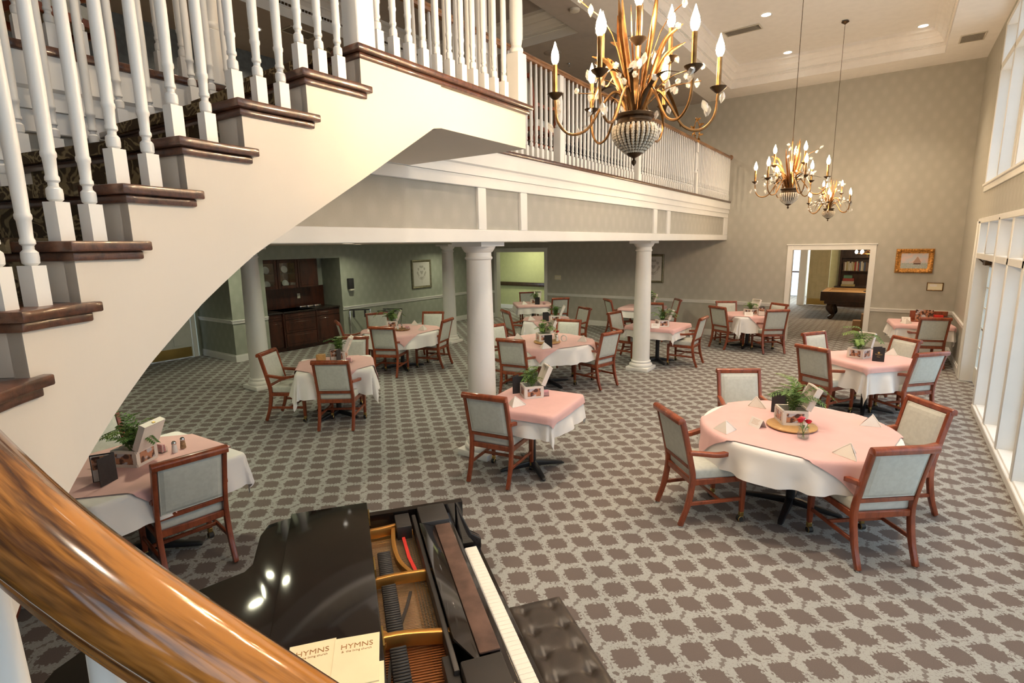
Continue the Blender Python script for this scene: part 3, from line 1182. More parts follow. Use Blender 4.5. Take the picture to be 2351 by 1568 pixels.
# ------------------------------------------------------------------ dining chairs
def curve_pts(P, n=6):
    P = [Vector(p) for p in P]
    P = [2 * P[0] - P[1]] + P + [2 * P[-1] - P[-2]]
    out = []
    for i in range(1, len(P) - 2):
        p0, p1, p2, p3 = P[i - 1:i + 3]
        for j in range(n):
            t = j / n
            out.append(.5 * (2 * p1 + (p2 - p0) * t + (2 * p0 - 5 * p1 + 4 * p2 - p3) * t * t + (3 * p1 - p0 - 3 * p2 + p3) * t ** 3))
    out.append(P[-2])
    return out


def rect(w, h):
    return [(-w / 2, -h / 2), (w / 2, -h / 2), (w / 2, h / 2), (-w / 2, h / 2)]


def make_chair():
    t = thing('dining_chair', '', 'chair')
    wd = M['chairwood']
    BY = -.235

    def back_y(z):
        return BY - .115 * max(0, (z - .44) / .5) ** 1.15
    for s in (-1, 1):
        P = curve_pts([(s * .222, BY - .095, .012), (s * .222, BY - .03, .2), (s * .222, BY, .42), (s * .222, back_y(.6), .6), (s * .222, back_y(.78), .78), (s * .222, back_y(.935), .935)], 4)
        leg = MB().sweep(P, [rect(.032 if p.z > .5 else .036, .046 if p.z > .2 else .040) for p in P], up=(0, 1, 0)).build('leg', wd, t, bevel=.006, seg=2)
        MB().lathe([(.012, 0), (.014, .004), (.014, .012)], 10, (s * .222, BY - .095, 0)).build('glide', M['chrome'], leg)
        P = [(s * .228, .225, .085), (s * .228, .225, .30), (s * .228, .222, .42)]
        leg = MB().sweep(P, [rect(.034, .036), rect(.040, .044), rect(.042, .046)], up=(0, 1, 0)).build('leg', wd, t, bevel=.006)
        c = MB().obox((s * .228, .225, .066), (.034, .034, .04))
        c.m = 1
        c.tube([(s * .228 - .022, .215, .026), (s * .228 + .022, .215, .026)], .026, 12)
        c.build('caster', [M['brass'], M['rubber']], leg, bevel=.004, seg=1)
        # arm support and arm
        P = curve_pts([(s * .245, .175, .38), (s * .252, .165, .48), (s * .263, .172, .58), (s * .264, .195, .648)], 4)
        MB().sweep(P, rect(.034, .050), up=(0, 1, 0)).build('arm_support', wd, t, bevel=.006)
        P = curve_pts([(s * .225, back_y(.66) + .0, .655), (s * .236, -.16, .640), (s * .255, -.03, .628), (s * .266, .09, .648), (s * .268, .185, .662), (s * .268, .238, .645), (s * .266, .250, .615)], 5)
        MB().sweep(P, [rect(.044 + .016 * i / len(P), .036) for i in range(len(P))], up=(0, 0, 1)).build('arm', wd, t, bevel=.008)
        MB().bar((s * .224, BY - .035, .20), (s * .228, .22, .205), .020, .032).build('stretcher', wd, t, bevel=.004, seg=1)
    MB().bar((-.224, .02, .205), (.224, .02, .205), .02, .03).build('stretcher', wd, t, bevel=.004, seg=1)
    f = MB().box(-.215, .215, BY - .014, BY + .014, .365, .415).box(-.215, .215, .208, .236, .365, .415)
    f.box(-.238, -.212, BY, .222, .365, .415).box(.212, .238, BY, .222, .365, .415)
    f.build('seat_frame', wd, t, bevel=.004, seg=1)
    ty = back_y(.935)
    top = MB().sweep([(-.242, ty - .012, .935), (.242, ty - .012, .935)], [(-.026, -.026), (.030, -.030), (.034, .004), (.020, .022), (-.006, .026), (-.026, .016)], up=(0, 0, 1)).build('top_rail', wd, t, bevel=.006)
    MB().box(-.21, .21, back_y(.515) - .014, back_y(.515) + .016, .495, .530).build('back_rail', wd, t, bevel=.004, seg=1)
    # upholstery
    b = MB()
    nx, nzv = 12, 12
    for side in (1, -1):
        for i in range(nx):
            for j in range(nzv):
                q = []
                for di, dj in ((0, 0), (1, 0), (1, 1), (0, 1)):
                    u, v = (i + di) / nx, (j + dj) / nzv
                    z = .535 + .375 * v
                    e = min(1, min(u, 1 - u, v, 1 - v) * 8)
                    q.append((-.202 + .404 * u, back_y(z) + side * (.012 + .016 * math.sqrt(e) + .006 * sin(PI * u) * sin(PI * v)), z))
                b.add(q, [(0, 1, 2, 3) if side < 0 else (3, 2, 1, 0)])
    bk = b.build('backrest', M['fabric'], t, angle=60)
    for side in (1, -1):
        P = [(x, back_y(z) + side * .014, z) for x, z in ((-.198, .54), (.198, .54), (.198, .905), (-.198, .905), (-.198, .54))]
        MB().tube(P, .0035, 5).build('piping', M['piping'], bk)
    P = [(-.222, BY + .01), (.222, BY + .01), (.236, .215), (-.236, .215)]
    MB().prism(P, .402, .502).build('seat', M['fabric'], t, bevel=.028, seg=4, angle=60)
    return t


CH = {
    'A1': (-1.43, 4.295, -45, 'pale green armchair at the left of the big round table nearest the windows'),
    'A2': (-1.29, 6.18, -147, 'pale green armchair behind the big round table, facing the camera'),
    'A3': (.39, 5.735, 129, 'pale green armchair on the window side of the big round table'),
    'A4': (.195, 4.37, 40, 'nearest pale green armchair, its back to the camera at the big round table'),
    'B1': (-.765, 8.03, -30, 'armchair at the front left of the square table near the glass door'),
    'B2': (-.885, 9.33, -123, 'armchair at the rear left of the square table near the glass door'),
    'B3': (.285, 9.42, 131, 'armchair at the rear right of the square table near the glass door'),
    'B4': (.525, 8.34, 47, 'sunlit armchair at the window side of the square table near the glass door'),
    'C1': (.745, 12.09, 18, 'armchair with its back to the camera at the corner table under the ship painting'),
    'D1': (-3.035, 12.085, -31, 'armchair at the front left of the table beside the billiard room doorway'),
    'D2': (-3.14, 13.285, -153, 'armchair against the back wall behind the table beside the billiard room doorway'),
    'D3': (-1.985, 13.315, 142, 'armchair between the billiard room doorway and its nearest table, rear right'),
    'D4': (-1.825, 12.075, 35, 'armchair with its back turned in front of the billiard room doorway'),
    'E1': (-4.62, 10.19, -99, 'armchair left of the farther front column, at the square table behind it'),
    'E2': (-2.81, 10.25, 90, 'armchair right of the farther front column, seen in profile'),
    'F1': (-5.84, 12.45, -44, 'armchair at the left end of the table under the framed print on the back wall'),
    'F2': (-4.30, 13.305, 125, 'armchair at the right end of the table under the framed print on the back wall'),
    'F3': (-4.52, 12.17, 15, 'armchair peeping out right behind the farther front column, its back turned'),
    'G1': (-4.605, 6.435, 9, 'armchair in front of the round rose table behind the middle column, its back turned'),
    'G2': (-4.865, 8.715, -166, 'armchair behind the round rose table, facing the camera'),
    'G3': (-3.58, 7.82, 77, 'armchair in profile at the right of the round rose table'),
    'G4': (-5.72, 7.50, -104, 'armchair half hidden by the middle column, left of the round rose table'),
    'H1': (-6.78, 9.30, -34, 'armchair at the left of the table behind the round rose table'),
    'H2': (-5.52, 10.61, 151, 'dark-backed armchair at the right of the table behind the round rose table'),
    'I1': (-8.87, 13.30, -138, 'armchair farthest left, in front of the lime green hallway'),
    'I2': (-7.07, 12.20, 46, 'armchair with its back turned at the table near the lime green hallway'),
    'J1': (-3.06, 3.83, 9, 'armchair with its back to the camera at the small table by the middle column'),
    'K1': (-7.01, 3.945, -58, 'armchair in profile in front of the left column'),
    'K2': (-5.67, 4.005, 35, 'armchair with its back to the camera at the table beside the left column'),
    'K3': (-6.91, 5.355, -145, 'armchair facing the camera behind the table beside the left column'),
    'L1': (-7.325, 6.295, 25, 'armchair with its back turned in front of the table by the tray stands'),
    'L2': (-6.96, 7.64, 108, 'armchair in profile at the right of the table by the tray stands'),
    'L3': (-9.0, 7.62, -118, 'armchair in front of the folded tray stands, behind their table'),
    'L4': (-8.025, 8.355, -152, 'armchair facing the camera beside the rear left column'),
    'L5': (-8.62, 6.32, -29, 'armchair edge on, at the left of the table by the tray stands'),
    'M1': (-3.87, 1.55, 83, 'armchair with its back to the camera beside the piano, at the table under the staircase'),
    'M2': (-5.66, 1.48, -84, 'armchair half hidden by the staircase at the far side of the table under it'),
    'M3': (-4.60, .60, -10, 'armchair under the stairs, only a red leg showing below the handrail'),
}
proto = make_chair()
first = True


def place_chair(x, y, ang, label, z=0, group='sage green armchairs around the dining tables'):
    """x, y: middle of the top rail; ang: direction of the top rail"""
    global first
    a = math.radians(ang)
    off = .36
    loc = (x - sin(a) * off, y + cos(a) * off, z)
    if first:
        first = False
        proto.location, proto.rotation_euler = loc, (0, 0, a)
        proto['label'], proto['group'] = label, group
        return proto
    return dup(proto, loc, a, label, group)


for k, (x, y, a, lb) in CH.items():
    place_chair(x, y, a, lb)
g = 'armchairs up on the balcony'
place_chair(-3.76, 5.40, 0, 'mahogany armchair up on the balcony beside the landing', ZL, g)
place_chair(-4.6, 1.1, 290, 'mahogany armchair on the balcony at the top left corner', ZL, g)

# ------------------------------------------------------------------ tables and linen
TOPZ = .745


def sd_round(x, y, R):
    r = math.hypot(x, y)
    if r < 1e-6:
        return -R, 1, 0
    return r - R, x / r, y / r


def sd_box(x, y, R, rc=.03):
    hx = R - rc
    qx, qy = abs(x) - hx, abs(y) - hx
    sx, sy = (1 if x >= 0 else -1), (1 if y >= 0 else -1)
    if qx > 0 and qy > 0:
        l = math.hypot(qx, qy)
        return l - rc, sx * qx / l, sy * qy / l
    if qx > qy:
        return qx - rc, sx, 0
    return qy - rc, 0, sy


def drape(shape, R, side, ang, z, out, seed, n=34, round_cloth=False, amp=1.0):
    """cloth of the given side length, turned by ang against the table, hanging over a table of half size R"""
    rnd = random.Random(seed)
    ph = [rnd.uniform(0, 6.28) for _ in range(4)]
    ca, sa = cos(ang), sin(ang)
    vs, fs = [], []
    for i in range(n + 1):
        for j in range(n + 1):
            u, v = 2 * i / n - 1, 2 * j / n - 1
            if round_cloth:
                u, v = u * math.sqrt(1 - v * v / 2), v * math.sqrt(1 - u * u / 2)
            u, v = u * side / 2, v * side / 2
            x, y = u * ca - v * sa, u * sa + v * ca
            d, nx, ny = (sd_round if shape == 'round' else sd_box)(x, y, R)
            if d <= 0:
                vs.append((x, y, z))
            else:
                bx, by = x - nx * d, y - ny * d
                arc = math.atan2(ny, nx) * (R if shape == 'round' else .12) + (0 if shape == 'round' else (bx * -ny + by * nx))
                k = (sin(arc * 15 + ph[0]) * .6 + sin(arc * 27 + ph[1]) * .35 + sin(arc * 7 + ph[2]) * .5) * amp
                corner = min(1, abs(nx * ny) * 2.2) if shape != 'round' else 0
                q = min(d / .03, 1)
                o = out + .016 * q + d * (.13 + .17 * k * min(1, d / .18)) * (1 - .35 * corner)
                dz = d * (.985 - .06 * abs(k)) if d > .02 else d * d / .04 + .0
                vs.append((bx + nx * o, by + ny * o, z - max(dz, 0) + .004 * q * 0))
    for i in range(n):
        for j in range(n):
            a = i * (n + 1) + j
            fs.append((a, a + n + 1, a + n + 2, a + 1))
    return MB().add(vs, fs)


def make_table(loc, rz, shape, R, label):
    t = thing('dining_table', label, 'table', (*loc, 0), rz, 'pedestal tables under linen cloths')
    if shape == 'round':
        MB().lathe([(R - .04, TOPZ - .03), (R - .03, TOPZ - .02), (R - .03, TOPZ - .006), (R - .036, TOPZ)], 48).build('tabletop', M['chairwood'], t)
    else:
        MB().box(.02 - R, R - .02, .02 - R, R - .02, TOPZ - .03, TOPZ).build('tabletop', M['chairwood'], t, bevel=.006)
    MB().lathe([(.038, .06), (.038, .68), (.06, .70), (.15, TOPZ - .03)], 16).build('pedestal', M['black'], t)
    for i in range(4):
        a = PI / 4 + i * PI / 2
        L = .36 if R < .6 else .42
        d = Vector((cos(a), sin(a), 0))
        MB().sweep([d * .0 + Vector((0, 0, .065)), d * .08 + Vector((0, 0, .06)), d * (L - .03) + Vector((0, 0, .028)), d * L + Vector((0, 0, .018))],
                   [rect(.06, .06), rect(.06, .055), rect(.045, .03), rect(.036, .016)], up=(0, 0, 1)).build('foot', M['black'], t, bevel=.006)
    return t


# key: x, y, rotation, shape, half size, cloth side, topper side, topper turn, where
TB = {
    'A': (-.55, 5.05, .75, 'round', .755, 2.04, 1.42, -.91, 'the big round table nearest the windows'),
    'B': (-.14, 8.66, .80, 'box', .47, 1.64, 1.10, .0, 'the square table near the glass door'),
    'C': (.56, 12.85, .12, 'box', .44, 1.42, 1.02, .0, 'the corner table under the ship painting'),
    'D': (-2.5, 12.65, .74, 'box', .47, 1.64, 1.06, PI / 4, 'the table beside the billiard room doorway'),
    'E': (-3.66, 10.16, -.04, 'box', .47, 1.36, 1.08, .0, 'the square table behind the farther front column'),
    'F': (-5.05, 12.85, .10, 'box', .47, 1.40, 1.06, .0, 'the table under the framed print on the back wall'),
    'G': (-4.62, 7.55, .35, 'round', .745, 2.02, 1.38, -.75, 'the round rose table behind the middle column'),
    'H': (-6.02, 9.78, .55, 'box', .47, 1.48, 1.06, PI / 4, 'the table behind the round rose table'),
    'I': (-7.98, 12.25, .72, 'box', .47, 1.40, 1.06, .0, 'the farthest table, near the lime green hallway'),
    'J': (-2.94, 4.48, .13, 'box', .40, 1.28, .96, .0, 'the small table by the middle column'),
    'K': (-6.24, 4.50, .90, 'box', .48, 1.66, 1.10, PI / 4 - .05, 'the table beside the left column'),
    'L': (-7.72, 7.12, .2, 'round', .73, 1.98, 1.34, -.11, 'the table by the folded tray stands'),
    'M': (-4.58, 1.48, .06, 'box', .52, 1.54, 1.16, PI / 4, 'the table under the staircase'),
}
CZ = TOPZ + .006
for i, (k, (x, y, rz, sh, R, cs, ts, ta, where)) in enumerate(TB.items()):
    make_table((x, y), rz, sh, R, 'black pedestal table hidden under white linen, ' + where.replace('the ', '', 1) if False else 'black four-footed pedestal and top of ' + where)
    c = drape(sh, R, cs, 0 if sh == 'box' else .4, CZ, .004, i, 76 if sh == 'box' else 100, sh == 'round', .8).build('tablecloth', M['cloth'], angle=75)
    c.location, c.rotation_euler = (x, y, 0), (0, 0, rz)
    tag(c, 'white linen cloth draped over ' + where, 'tablecloth', 'white tablecloths')
    c = drape(sh, R, ts, ta, CZ + .009, .020, i, 64 if sh == 'box' else 84, False, .8).build('table_topper', M['pink'], angle=75)
    c.location, c.rotation_euler = (x, y, 0), (0, 0, rz)
    tag(c, 'pink linen topper spread over ' + where, 'tablecloth', 'pink toppers')
TZ_ = CZ + .0095      # resting height on the pink linen

# ------------------------------------------------------------------ things on the tables
fr_cache = []
for v in range(4):
    b = MB()
    rnd = random.Random(v)
    L = .15 + .03 * v
    P = curve_pts([(0, 0, 0), (L * .25, 0, L * .55), (L * .65, 0, L * .85), (L * 1.1, 0, L * (.80 - .08 * v))], 5)
    b.tube(P, [.0022 - .0014 * i / len(P) for i in range(len(P))], 4)
    for i, p in enumerate(P[3:], 3):
        t_ = (P[min(i + 1, len(P) - 1)] - P[i - 1]).normalized()
        ll = .055 * (1 - .62 * abs(i / len(P) - .45))
        for s in (-1, 1):
            dr = (t_ * .55 + Vector((0, s, -.12))).normalized()
            wv = t_.cross(dr).cross(dr).normalized() * .0085
            q = p + dr * ll * .5
            b.add([p, q + wv + Vector((0, 0, .004)), p + dr * ll + Vector((0, 0, -.006)), q - wv], [(0, 1, 2, 3)])
    fr_cache.append(b.mesh('frond', [M['leaf']], smooth=False))
    fr_cache.append(b.mesh('frond', [M['leaf2']], smooth=False))


def fern(x, y, z, label, n=13, sc=1.0, seed=0):
    t = thing('potted_fern', label, 'plant', (x, y, z), seed * 1.3, 'small ferns in the table boxes')
    rnd = random.Random(seed)
    p = MB().lathe([(.050, 0), (.060, .075)], 12).build('pot', M['soil'], t)
    for i in range(n):
        put('frond', fr_cache[rnd.randrange(8)], t, (rnd.uniform(-.02, .02), rnd.uniform(-.02, .02), .07), (rnd.uniform(-.25, .25), rnd.uniform(-.9, .15), i * 2.4 + rnd.uniform(-.3, .3))).scale = [sc * rnd.uniform(.75, 1.15)] * 3
    return t


def photo_mat(seed):
    m = bpy.data.materials.new('photo_print')
    m.use_nodes = True
    nt, p = nodes_of(m)
    rnd = random.Random(seed)
    c = coords(nt)
    mp = nt.nodes.new('ShaderNodeMapping')
    mp.inputs['Location'].default_value = (seed * 3.1, seed, 0)
    nt.links.new(c, mp.inputs[0])
    a, b = nz(nt, mp.outputs[0], 26, 2), nz(nt, mp.outputs[0], 17, 1)
    c1 = mixc(nt, a.step(.42, .56), (.07, .03, .022), (.50, .24, .14))
    nt.links.new(mixc(nt, b.step(.55, .62), c1, (.55, .55, .60)), p.inputs['Base Color'])
    p.inputs['Roughness'].default_value = .3
    return m


PH = [photo_mat(i) for i in range(4)]
box_proto = None


def photo_box(x, y, ang, label, seed=0):
    """white wooden box with a photo in each side and a deep lid hinged open; local +y carries the lid"""
    global box_proto
    if box_proto:
        return dup(box_proto, (x, y, TZ_), ang, label, 'white photo boxes holding ferns')
    t = thing('photo_box', label, 'box', (x, y, TZ_), ang, 'white photo boxes holding ferns')
    h, s = .128, .098
    b = MB().box(-s, s, -s, -s + .012, 0, h).box(-s, s, s - .012, s, 0, h).box(-s, -s + .012, -s + .012, s - .012, 0, h).box(s - .012, s, -s + .012, s - .012, 0, h).box(-s + .012, s - .012, -s + .012, s - .012, .0, .012)
    for i in range(4):
        r = Matrix.Rotation(i * PI / 2, 4, 'Z')
        f = MB().box(-s, s, -s - .007, -s, .0, .022).box(-s, s, -s - .007, -s, h - .022, h).box(-s - .006, -s + .026, -s - .007, -s, .022, h - .022).box(s - .026, s + .006, -s - .007, -s, .022, h - .022)
        b.merge(f, r)
    b.build('body', M['boxwhite'], t, smooth=False)
    for i in range(4):
        r = Matrix.Rotation(i * PI / 2, 4, 'Z')
        o = MB().box(-s + .026, s - .026, -s - .003, -s - .001, .022, h - .022).build('photo', PH[i], t, smooth=False)
        o.matrix_local = r
    # lid: shallow tray standing open
    l = MB().box(-s - .006, s + .006, 0, .012, 0, .21).box(-s - .006, s + .006, -.035, 0, 0, .012).box(-s - .006, s + .006, -.035, 0, .198, .21).box(-s - .006, -s + .006, -.035, 0, .012, .198).box(s - .006, s + .006, -.035, 0, .012, .198)
    o = l.build('lid', M['boxwhite'], t, smooth=False)
    o.matrix_local = Matrix.Translation((0, s + .012, h)) @ Matrix.Rotation(-.42, 4, 'X')
    c = MB().box(-.012, .012, -.012, .002, .205, .214).build('clasp', M['brass'], o, smooth=False)
    box_proto = t
    return t


BOXES = {   # x, y, direction the lid leans to (degrees), fern size
    'A': (-.60, 5.07, -63, 1.15), 'B': (-.25, 8.60, -25, 1.25), 'D': (-2.44, 12.55, -30, .8), 'E': (-3.52, 9.98, -50, 1.0), 'F': (-4.88, 12.80, -30, 1.3),
    'G': (-4.60, 7.38, -40, 1.0), 'H': (-5.66, 9.56, -60, .9), 'I': (-7.86, 12.20, 10, .8), 'J': (-3.02, 4.60, -42, .95), 'K': (-6.42, 4.70, -50, 1.0), 'L': (-8.12, 7.26, -45, 1.15), 'M': (-4.60, 1.46, -60, 1.1)}
for i, (k, (x, y, a, fs_)) in enumerate(BOXES.items()):
    where = TB[k][8]
    zz = TZ_
    photo_box(x, y, math.radians(a), ('white photo box with open lid on ' + where).replace('the square table behind', 'the table behind').replace(' on the back wall', '').replace('the round rose table behind', 'the rose table by'))
    fern(x, y, TZ_ + .014, ('small green fern in the photo box on ' + where).replace('the square table behind', 'the table behind').replace(' on the back wall', '').replace('the round rose table behind', 'the rose table by'), 15, fs_, i)

menu_me = {}


def menu(x, y, ang, label, kind=0):
    """black folding menu standing open like a tent book; its front cover faces local -y"""
    t = thing('menu_folder', label, 'menu', (x, y, TZ_), math.radians(ang), 'black standing menus')
    if kind == 3:
        MB().box(-.07, .07, 0, .004, 0, .2).build('cover', M['menu'], t, smooth=False)
        MB().box(-.064, .064, -.002, 0, .004, .19).build('page', M['paperw'], t, smooth=False)
        MB().box(-.062, .062, -.003, -.002, .09, .185).build('photo', PH[2], t, smooth=False)
        o = MB().box(-.14, 0, -.005, -.001, 0, .2).build('cover', M['menu'], t, smooth=False)
        o.matrix_local = Matrix.Translation((.07, -.003, 0)) @ Matrix.Rotation(1.0, 4, 'Z')
        return t
    for s, a in ((1, .38), (-1, -.38)):
        c = MB().box(-.066, .066, -.0025, .0025, 0, .19)
        o = c.build('cover', M['menu'], t, smooth=False)
        o.matrix_local = Matrix.Translation((.066 * (cos(a) - 1), s * -.066 * sin(.38) + 0, 0)) @ Matrix.Rotation(-a if s > 0 else -a, 4, 'Z')
        if kind == 1 and s > 0:
            F = Matrix.Translation((0, -.003, 0)) @ Matrix.Rotation(PI / 2, 4, 'X')
            text('title_text', 'TIMOREY', .020, M['goldink'], o, F @ Matrix.Translation((0, .088, 0)))
            text('subtitle_text', 'dining room', .0065, M['goldink'], o, F @ Matrix.Translation((0, .078, 0)))
            text('menu_text', 'Menu', .016, M['goldink'], o, F @ Matrix.Translation((0, .056, 0)))
            e = MB().lathe([(.0001, 0), (.013, 0), (.013, .0005), (.0001, .0005)], 14)
            e.build('crest', M['goldink'], o, smooth=False).matrix_local = F @ Matrix.Translation((0, .118, 0))
        if kind == 2 and s > 0:
            MB().box(-.06, .06, -.0035, -.0027, .005, .18).build('page', M['paperw'], o, smooth=False)
            MB().box(-.058, .058, -.0045, -.0036, .10, .178).build('photo', PH[1], o, smooth=False)
    return t


menu(-.75, 5.40, 35, 'black menu standing behind the fern on the big round table')
menu(-.03, 8.44, 22, 'black menu with gold lettering, standing open on the square table near the glass door', 1)
menu(-2.20, 12.45, 22, 'menu with a coloured photo cover on the table beside the billiard room doorway', 2)
menu(-4.29, 7.03, 30, 'plain black menu in front of the round rose table box')
menu(-5.84, 9.46, 42, 'black menu on the table behind the round rose table')
menu(-3.22, 4.62, 75, 'black menu beside the fern on the small table by the middle column')
menu(-6.26, 4.52, 62, 'black menu with a picture page on the table beside the left column', 3)
menu(-4.40, 1.20, 62, 'large black menu standing near the stringer on the table under the staircase', 3)
menu(-7.70, 12.05, 30, 'tiny black menu on the farthest table, near the lime green hallway')

nap_me = None


def napkin(x, y, ang, label, sc=1.0):
    """linen napkin folded into a small standing tent"""
    global nap_me
    if not nap_me:
        b = MB()
        n = 7
        vs = []
        for side in (1, -1):
            for i in range(n + 1):
                for j in range(n + 1 - i):
                    pass
        A, B, C, D = Vector((0, -.085, 0)), Vector((-.095, .05, 0)), Vector((.095, .05, 0)), Vector((0, -.01, .098))
        th = .008
        for P, Q, R_ in ((A, C, D), (A, D, B), (B, D, C)):
            nn = (Q - P).cross(R_ - P).normalized() * th
            m_ = (P + Q + R_) / 3 + nn * .7
            ab, bc, ca = (P + Q) / 2 + nn * .5, (Q + R_) / 2 + nn * .4, (R_ + P) / 2 + nn * .4
            b.add([P, Q, R_, ab, bc, ca, m_], [(0, 3, 6), (3, 1, 6), (1, 4, 6), (4, 2, 6), (2, 5, 6), (5, 0, 6)])
        b.tube([A + Vector((0, 0, .006)), D, ], .005, 6)
        b.tube([D, C + Vector((0, 0, .006))], .005, 6)
        nap_me = b.mesh('napkin', M['napkin'], angle=50)
    o = put('napkin', nap_me, None, (x, y, TZ_), (0, 0, math.radians(ang)))
    o.scale = (sc, sc, sc)
    return tag(o, label, 'napkin', 'napkins folded into tents')


for x, y, a, lb in (
        (-1.03, 4.58, 20, 'flat white triangle napkin at the left of the big round table'), (-.95, 5.48, -60, 'napkin tent at the rear left of the big round table'),
        (-.02, 5.42, 70, 'bright napkin tent at the window side of the big round table'), (-.13, 4.52, 150, 'napkin tent at the near edge of the big round table'),
        (.12, 9.00, 50, 'napkin tent behind the lettered menu on the square table'), (.33, 12.55, 0, 'napkin on the corner table under the ship painting'),
        (-4.30, 6.92, 10, 'upright napkin beside the plain black menu on the round rose table'), (-4.06, 7.76, 60, 'napkin tent at the right of the round rose table'),
        (-5.13, 7.40, -30, 'napkin tent at the left of the round rose table'), (-6.20, 9.42, 0, 'napkin tent on the table behind the round rose table'),
        (-8.02, 11.86, 10, 'napkin tent on the farthest table'), (-2.97, 4.22, 15, 'white napkin tent on the small table by the middle column'),
        (-8.08, 6.66, 10, 'napkin tent at the left of the table by the tray stands'), (-7.90, 7.68, -40, 'napkin tent at the rear of the table by the tray stands'),
        (-7.28, 7.28, 60, 'napkin tent at the right of the table by the tray stands')):
    napkin(x, y, a, lb)


def turntable(x, y, label, r=.19):
    o = MB().lathe([(.05, 0), (.05, .008), (r - .006, .008), (r, .014), (r, .020), (r - .006, .024)], 32).build('lazy_susan', M['bamboo'])
    o.location = (x, y, TZ_)
    return tag(o, label, 'tray', 'round wooden turntables')


def roses(x, y, label, z):
    t = thing('rose_vase', label, 'vase', (x, y, z), .3, 'glass vases with roses')
    MB().lathe([(.030, 0), (.044, .012), (.046, .05), (.036, .078), (.042, .088), (.039, .088), (.033, .078), (.043, .05), (.041, .014), (.028, .005)], 8).build('glass', M['vase'], t)
    for i, (dx, dy, h, m) in enumerate(((-.030, .0, .150, M['rose']), (.032, .008, .142, M['rose']), (-.012, .028, .158, M['rosepink']))):
        MB().tube([(dx * -.3, dy * -.3, .01), (dx * .3, dy * .3, .07), (dx, dy, h - .01)], .0026, 5).build('stem', M['leaf2'], t)
        b = MB().lathe([(.004, -.014), (.017, -.008), (.023, .004), (.020, .016), (.012, .013), (.012, .019), (.004, .017)], 9, (dx, dy, h))
        for q in range(5):
            a = q * 1.257
            b.add([(dx + .014 * cos(a - .6), dy + .014 * sin(a - .6), h - .010), (dx + .014 * cos(a + .6), dy + .014 * sin(a + .6), h - .010), (dx + .027 * cos(a + .5), dy + .027 * sin(a + .5), h + .012), (dx + .027 * cos(a - .5), dy + .027 * sin(a - .5), h + .012)], [(0, 1, 2, 3)])
        b.build('rose_bloom', m, t, angle=60)
    b = MB()
    for q in range(5):
        a = q * 1.4
        b.add([(0, 0, .085), (.03 * cos(a) - .01 * sin(a), .03 * sin(a) + .01 * cos(a), .105), (.055 * cos(a), .055 * sin(a), .10), (.03 * cos(a) + .01 * sin(a), .03 * sin(a) - .01 * cos(a), .105)], [(0, 1, 2, 3)])
    b.build('leaves', M['leaf'], t, smooth=False)
    return t


turntable(-.58, 5.0, 'round bamboo turntable under the photo box on the big round table', .20)
turntable(-4.52, 7.36, 'round wooden turntable on the round rose table', .22)
roses(-.46, 4.74, 'glass vase of two red roses and a pink one on the big round table', TZ_)
roses(-4.45, 7.52, 'glass vase of red roses on the round table behind the middle column', TZ_ + .024)
for k in ('A', 'G'):
    x, y = BOXES[k][:2]
    for o in COL.objects:
        if o.parent is None and o.get('category') in ('box', 'plant') and abs(o.location.x - x) < .01 and abs(o.location.y - y) < .01:
            o.location.z += .024


def shaker(x, y, z, label, fill):
    t = thing('shaker', label, 'shaker', (x, y, z), 0, 'salt and pepper shakers')
    MB().lathe([(.021, 0), (.022, .004), (.016, .066)], 10).build('fill', fill, t)
    MB().lathe([(.017, .066), (.018, .072), (.016, .086), (.008, .094), (.0001, .096)], 10).build('cap', M['chrome'], t)
    return t


shaker(-4.56, 1.72, TZ_, 'salt shaker with a chrome cap on the table under the staircase', M['salt'])
shaker(-4.60, 1.80, TZ_, 'pepper shaker with a chrome cap on the table under the staircase', M['pepper'])
shaker(-.47, 4.92, TZ_ + .024, 'chrome-capped shaker behind the roses on the big round table', M['salt'])
shaker(-.13, 8.66, TZ_, 'salt shaker between box and lettered menu', M['salt'])
shaker(-4.38, 7.45, TZ_ + .024, 'salt shaker beside the roses behind the middle column', M['salt'])
shaker(-7.70, 7.02, TZ_ + .02, 'salt shaker on the wicker tray', M['salt'])
shaker(-7.63, 7.06, TZ_ + .02, 'pepper shaker on the wicker tray', M['pepper'])


def packets(x, y, label, ang=0, z=None):
    t = thing('sweetener_holder', label, 'holder', (x, y, z or TZ_), ang, 'pink sweetener packets in holders')
    MB().box(-.042, .042, -.026, .026, 0, .006).box(-.042, .042, -.026, -.023, .006, .045).box(-.042, .042, .023, .026, .006, .045).build('caddy', M['vase'], t, smooth=False)
    for i in range(4):
        o = MB().box(-.036, .036, -.0025, .0025, .007, .066).build('packet', M['pinkpaper'] if i != 1 else M['paperw'], t, smooth=False)
        o.location = (0, -.015 + .010 * i, 0)
        o.rotation_euler = (.06 * (i - 1.5), 0, 0)
    return t


packets(-2.90, 4.68, 'pink sweetener packets on the small table by the middle column', .6)
packets(-6.13, 4.64, 'pink sweetener packets on the table beside the left column', .5)
packets(-5.62, 9.70, 'pink sweetener packets on the table behind the round rose table', .5)
packets(-7.55, 12.15, 'pink sweetener packets on the farthest table', .2)
packets(-7.52, 7.10, 'pink sweetener packets on the wicker tray by the tray stands', .2, TZ_ + .02)
packets(-4.66, 1.66, 'brown and pink packets beside the shakers under the staircase', .2)
o = MB().lathe([(.13, 0), (.14, .004), (.15, .028), (.143, .028), (.135, .010), (.0001, .010)], 24).build('wicker_tray', M['wicker'])
o.location = (-7.62, 7.06, TZ_)
tag(o, 'round wicker tray of shakers on the table by the tray stands', 'tray')
o = MB().box(-.05, .05, -.05, .05, 0, .115).build('wooden_caddy', M['bamboo'], bevel=.004)
o.location, o.rotation_euler = (-6.47, 4.43, TZ_), (0, 0, .5)
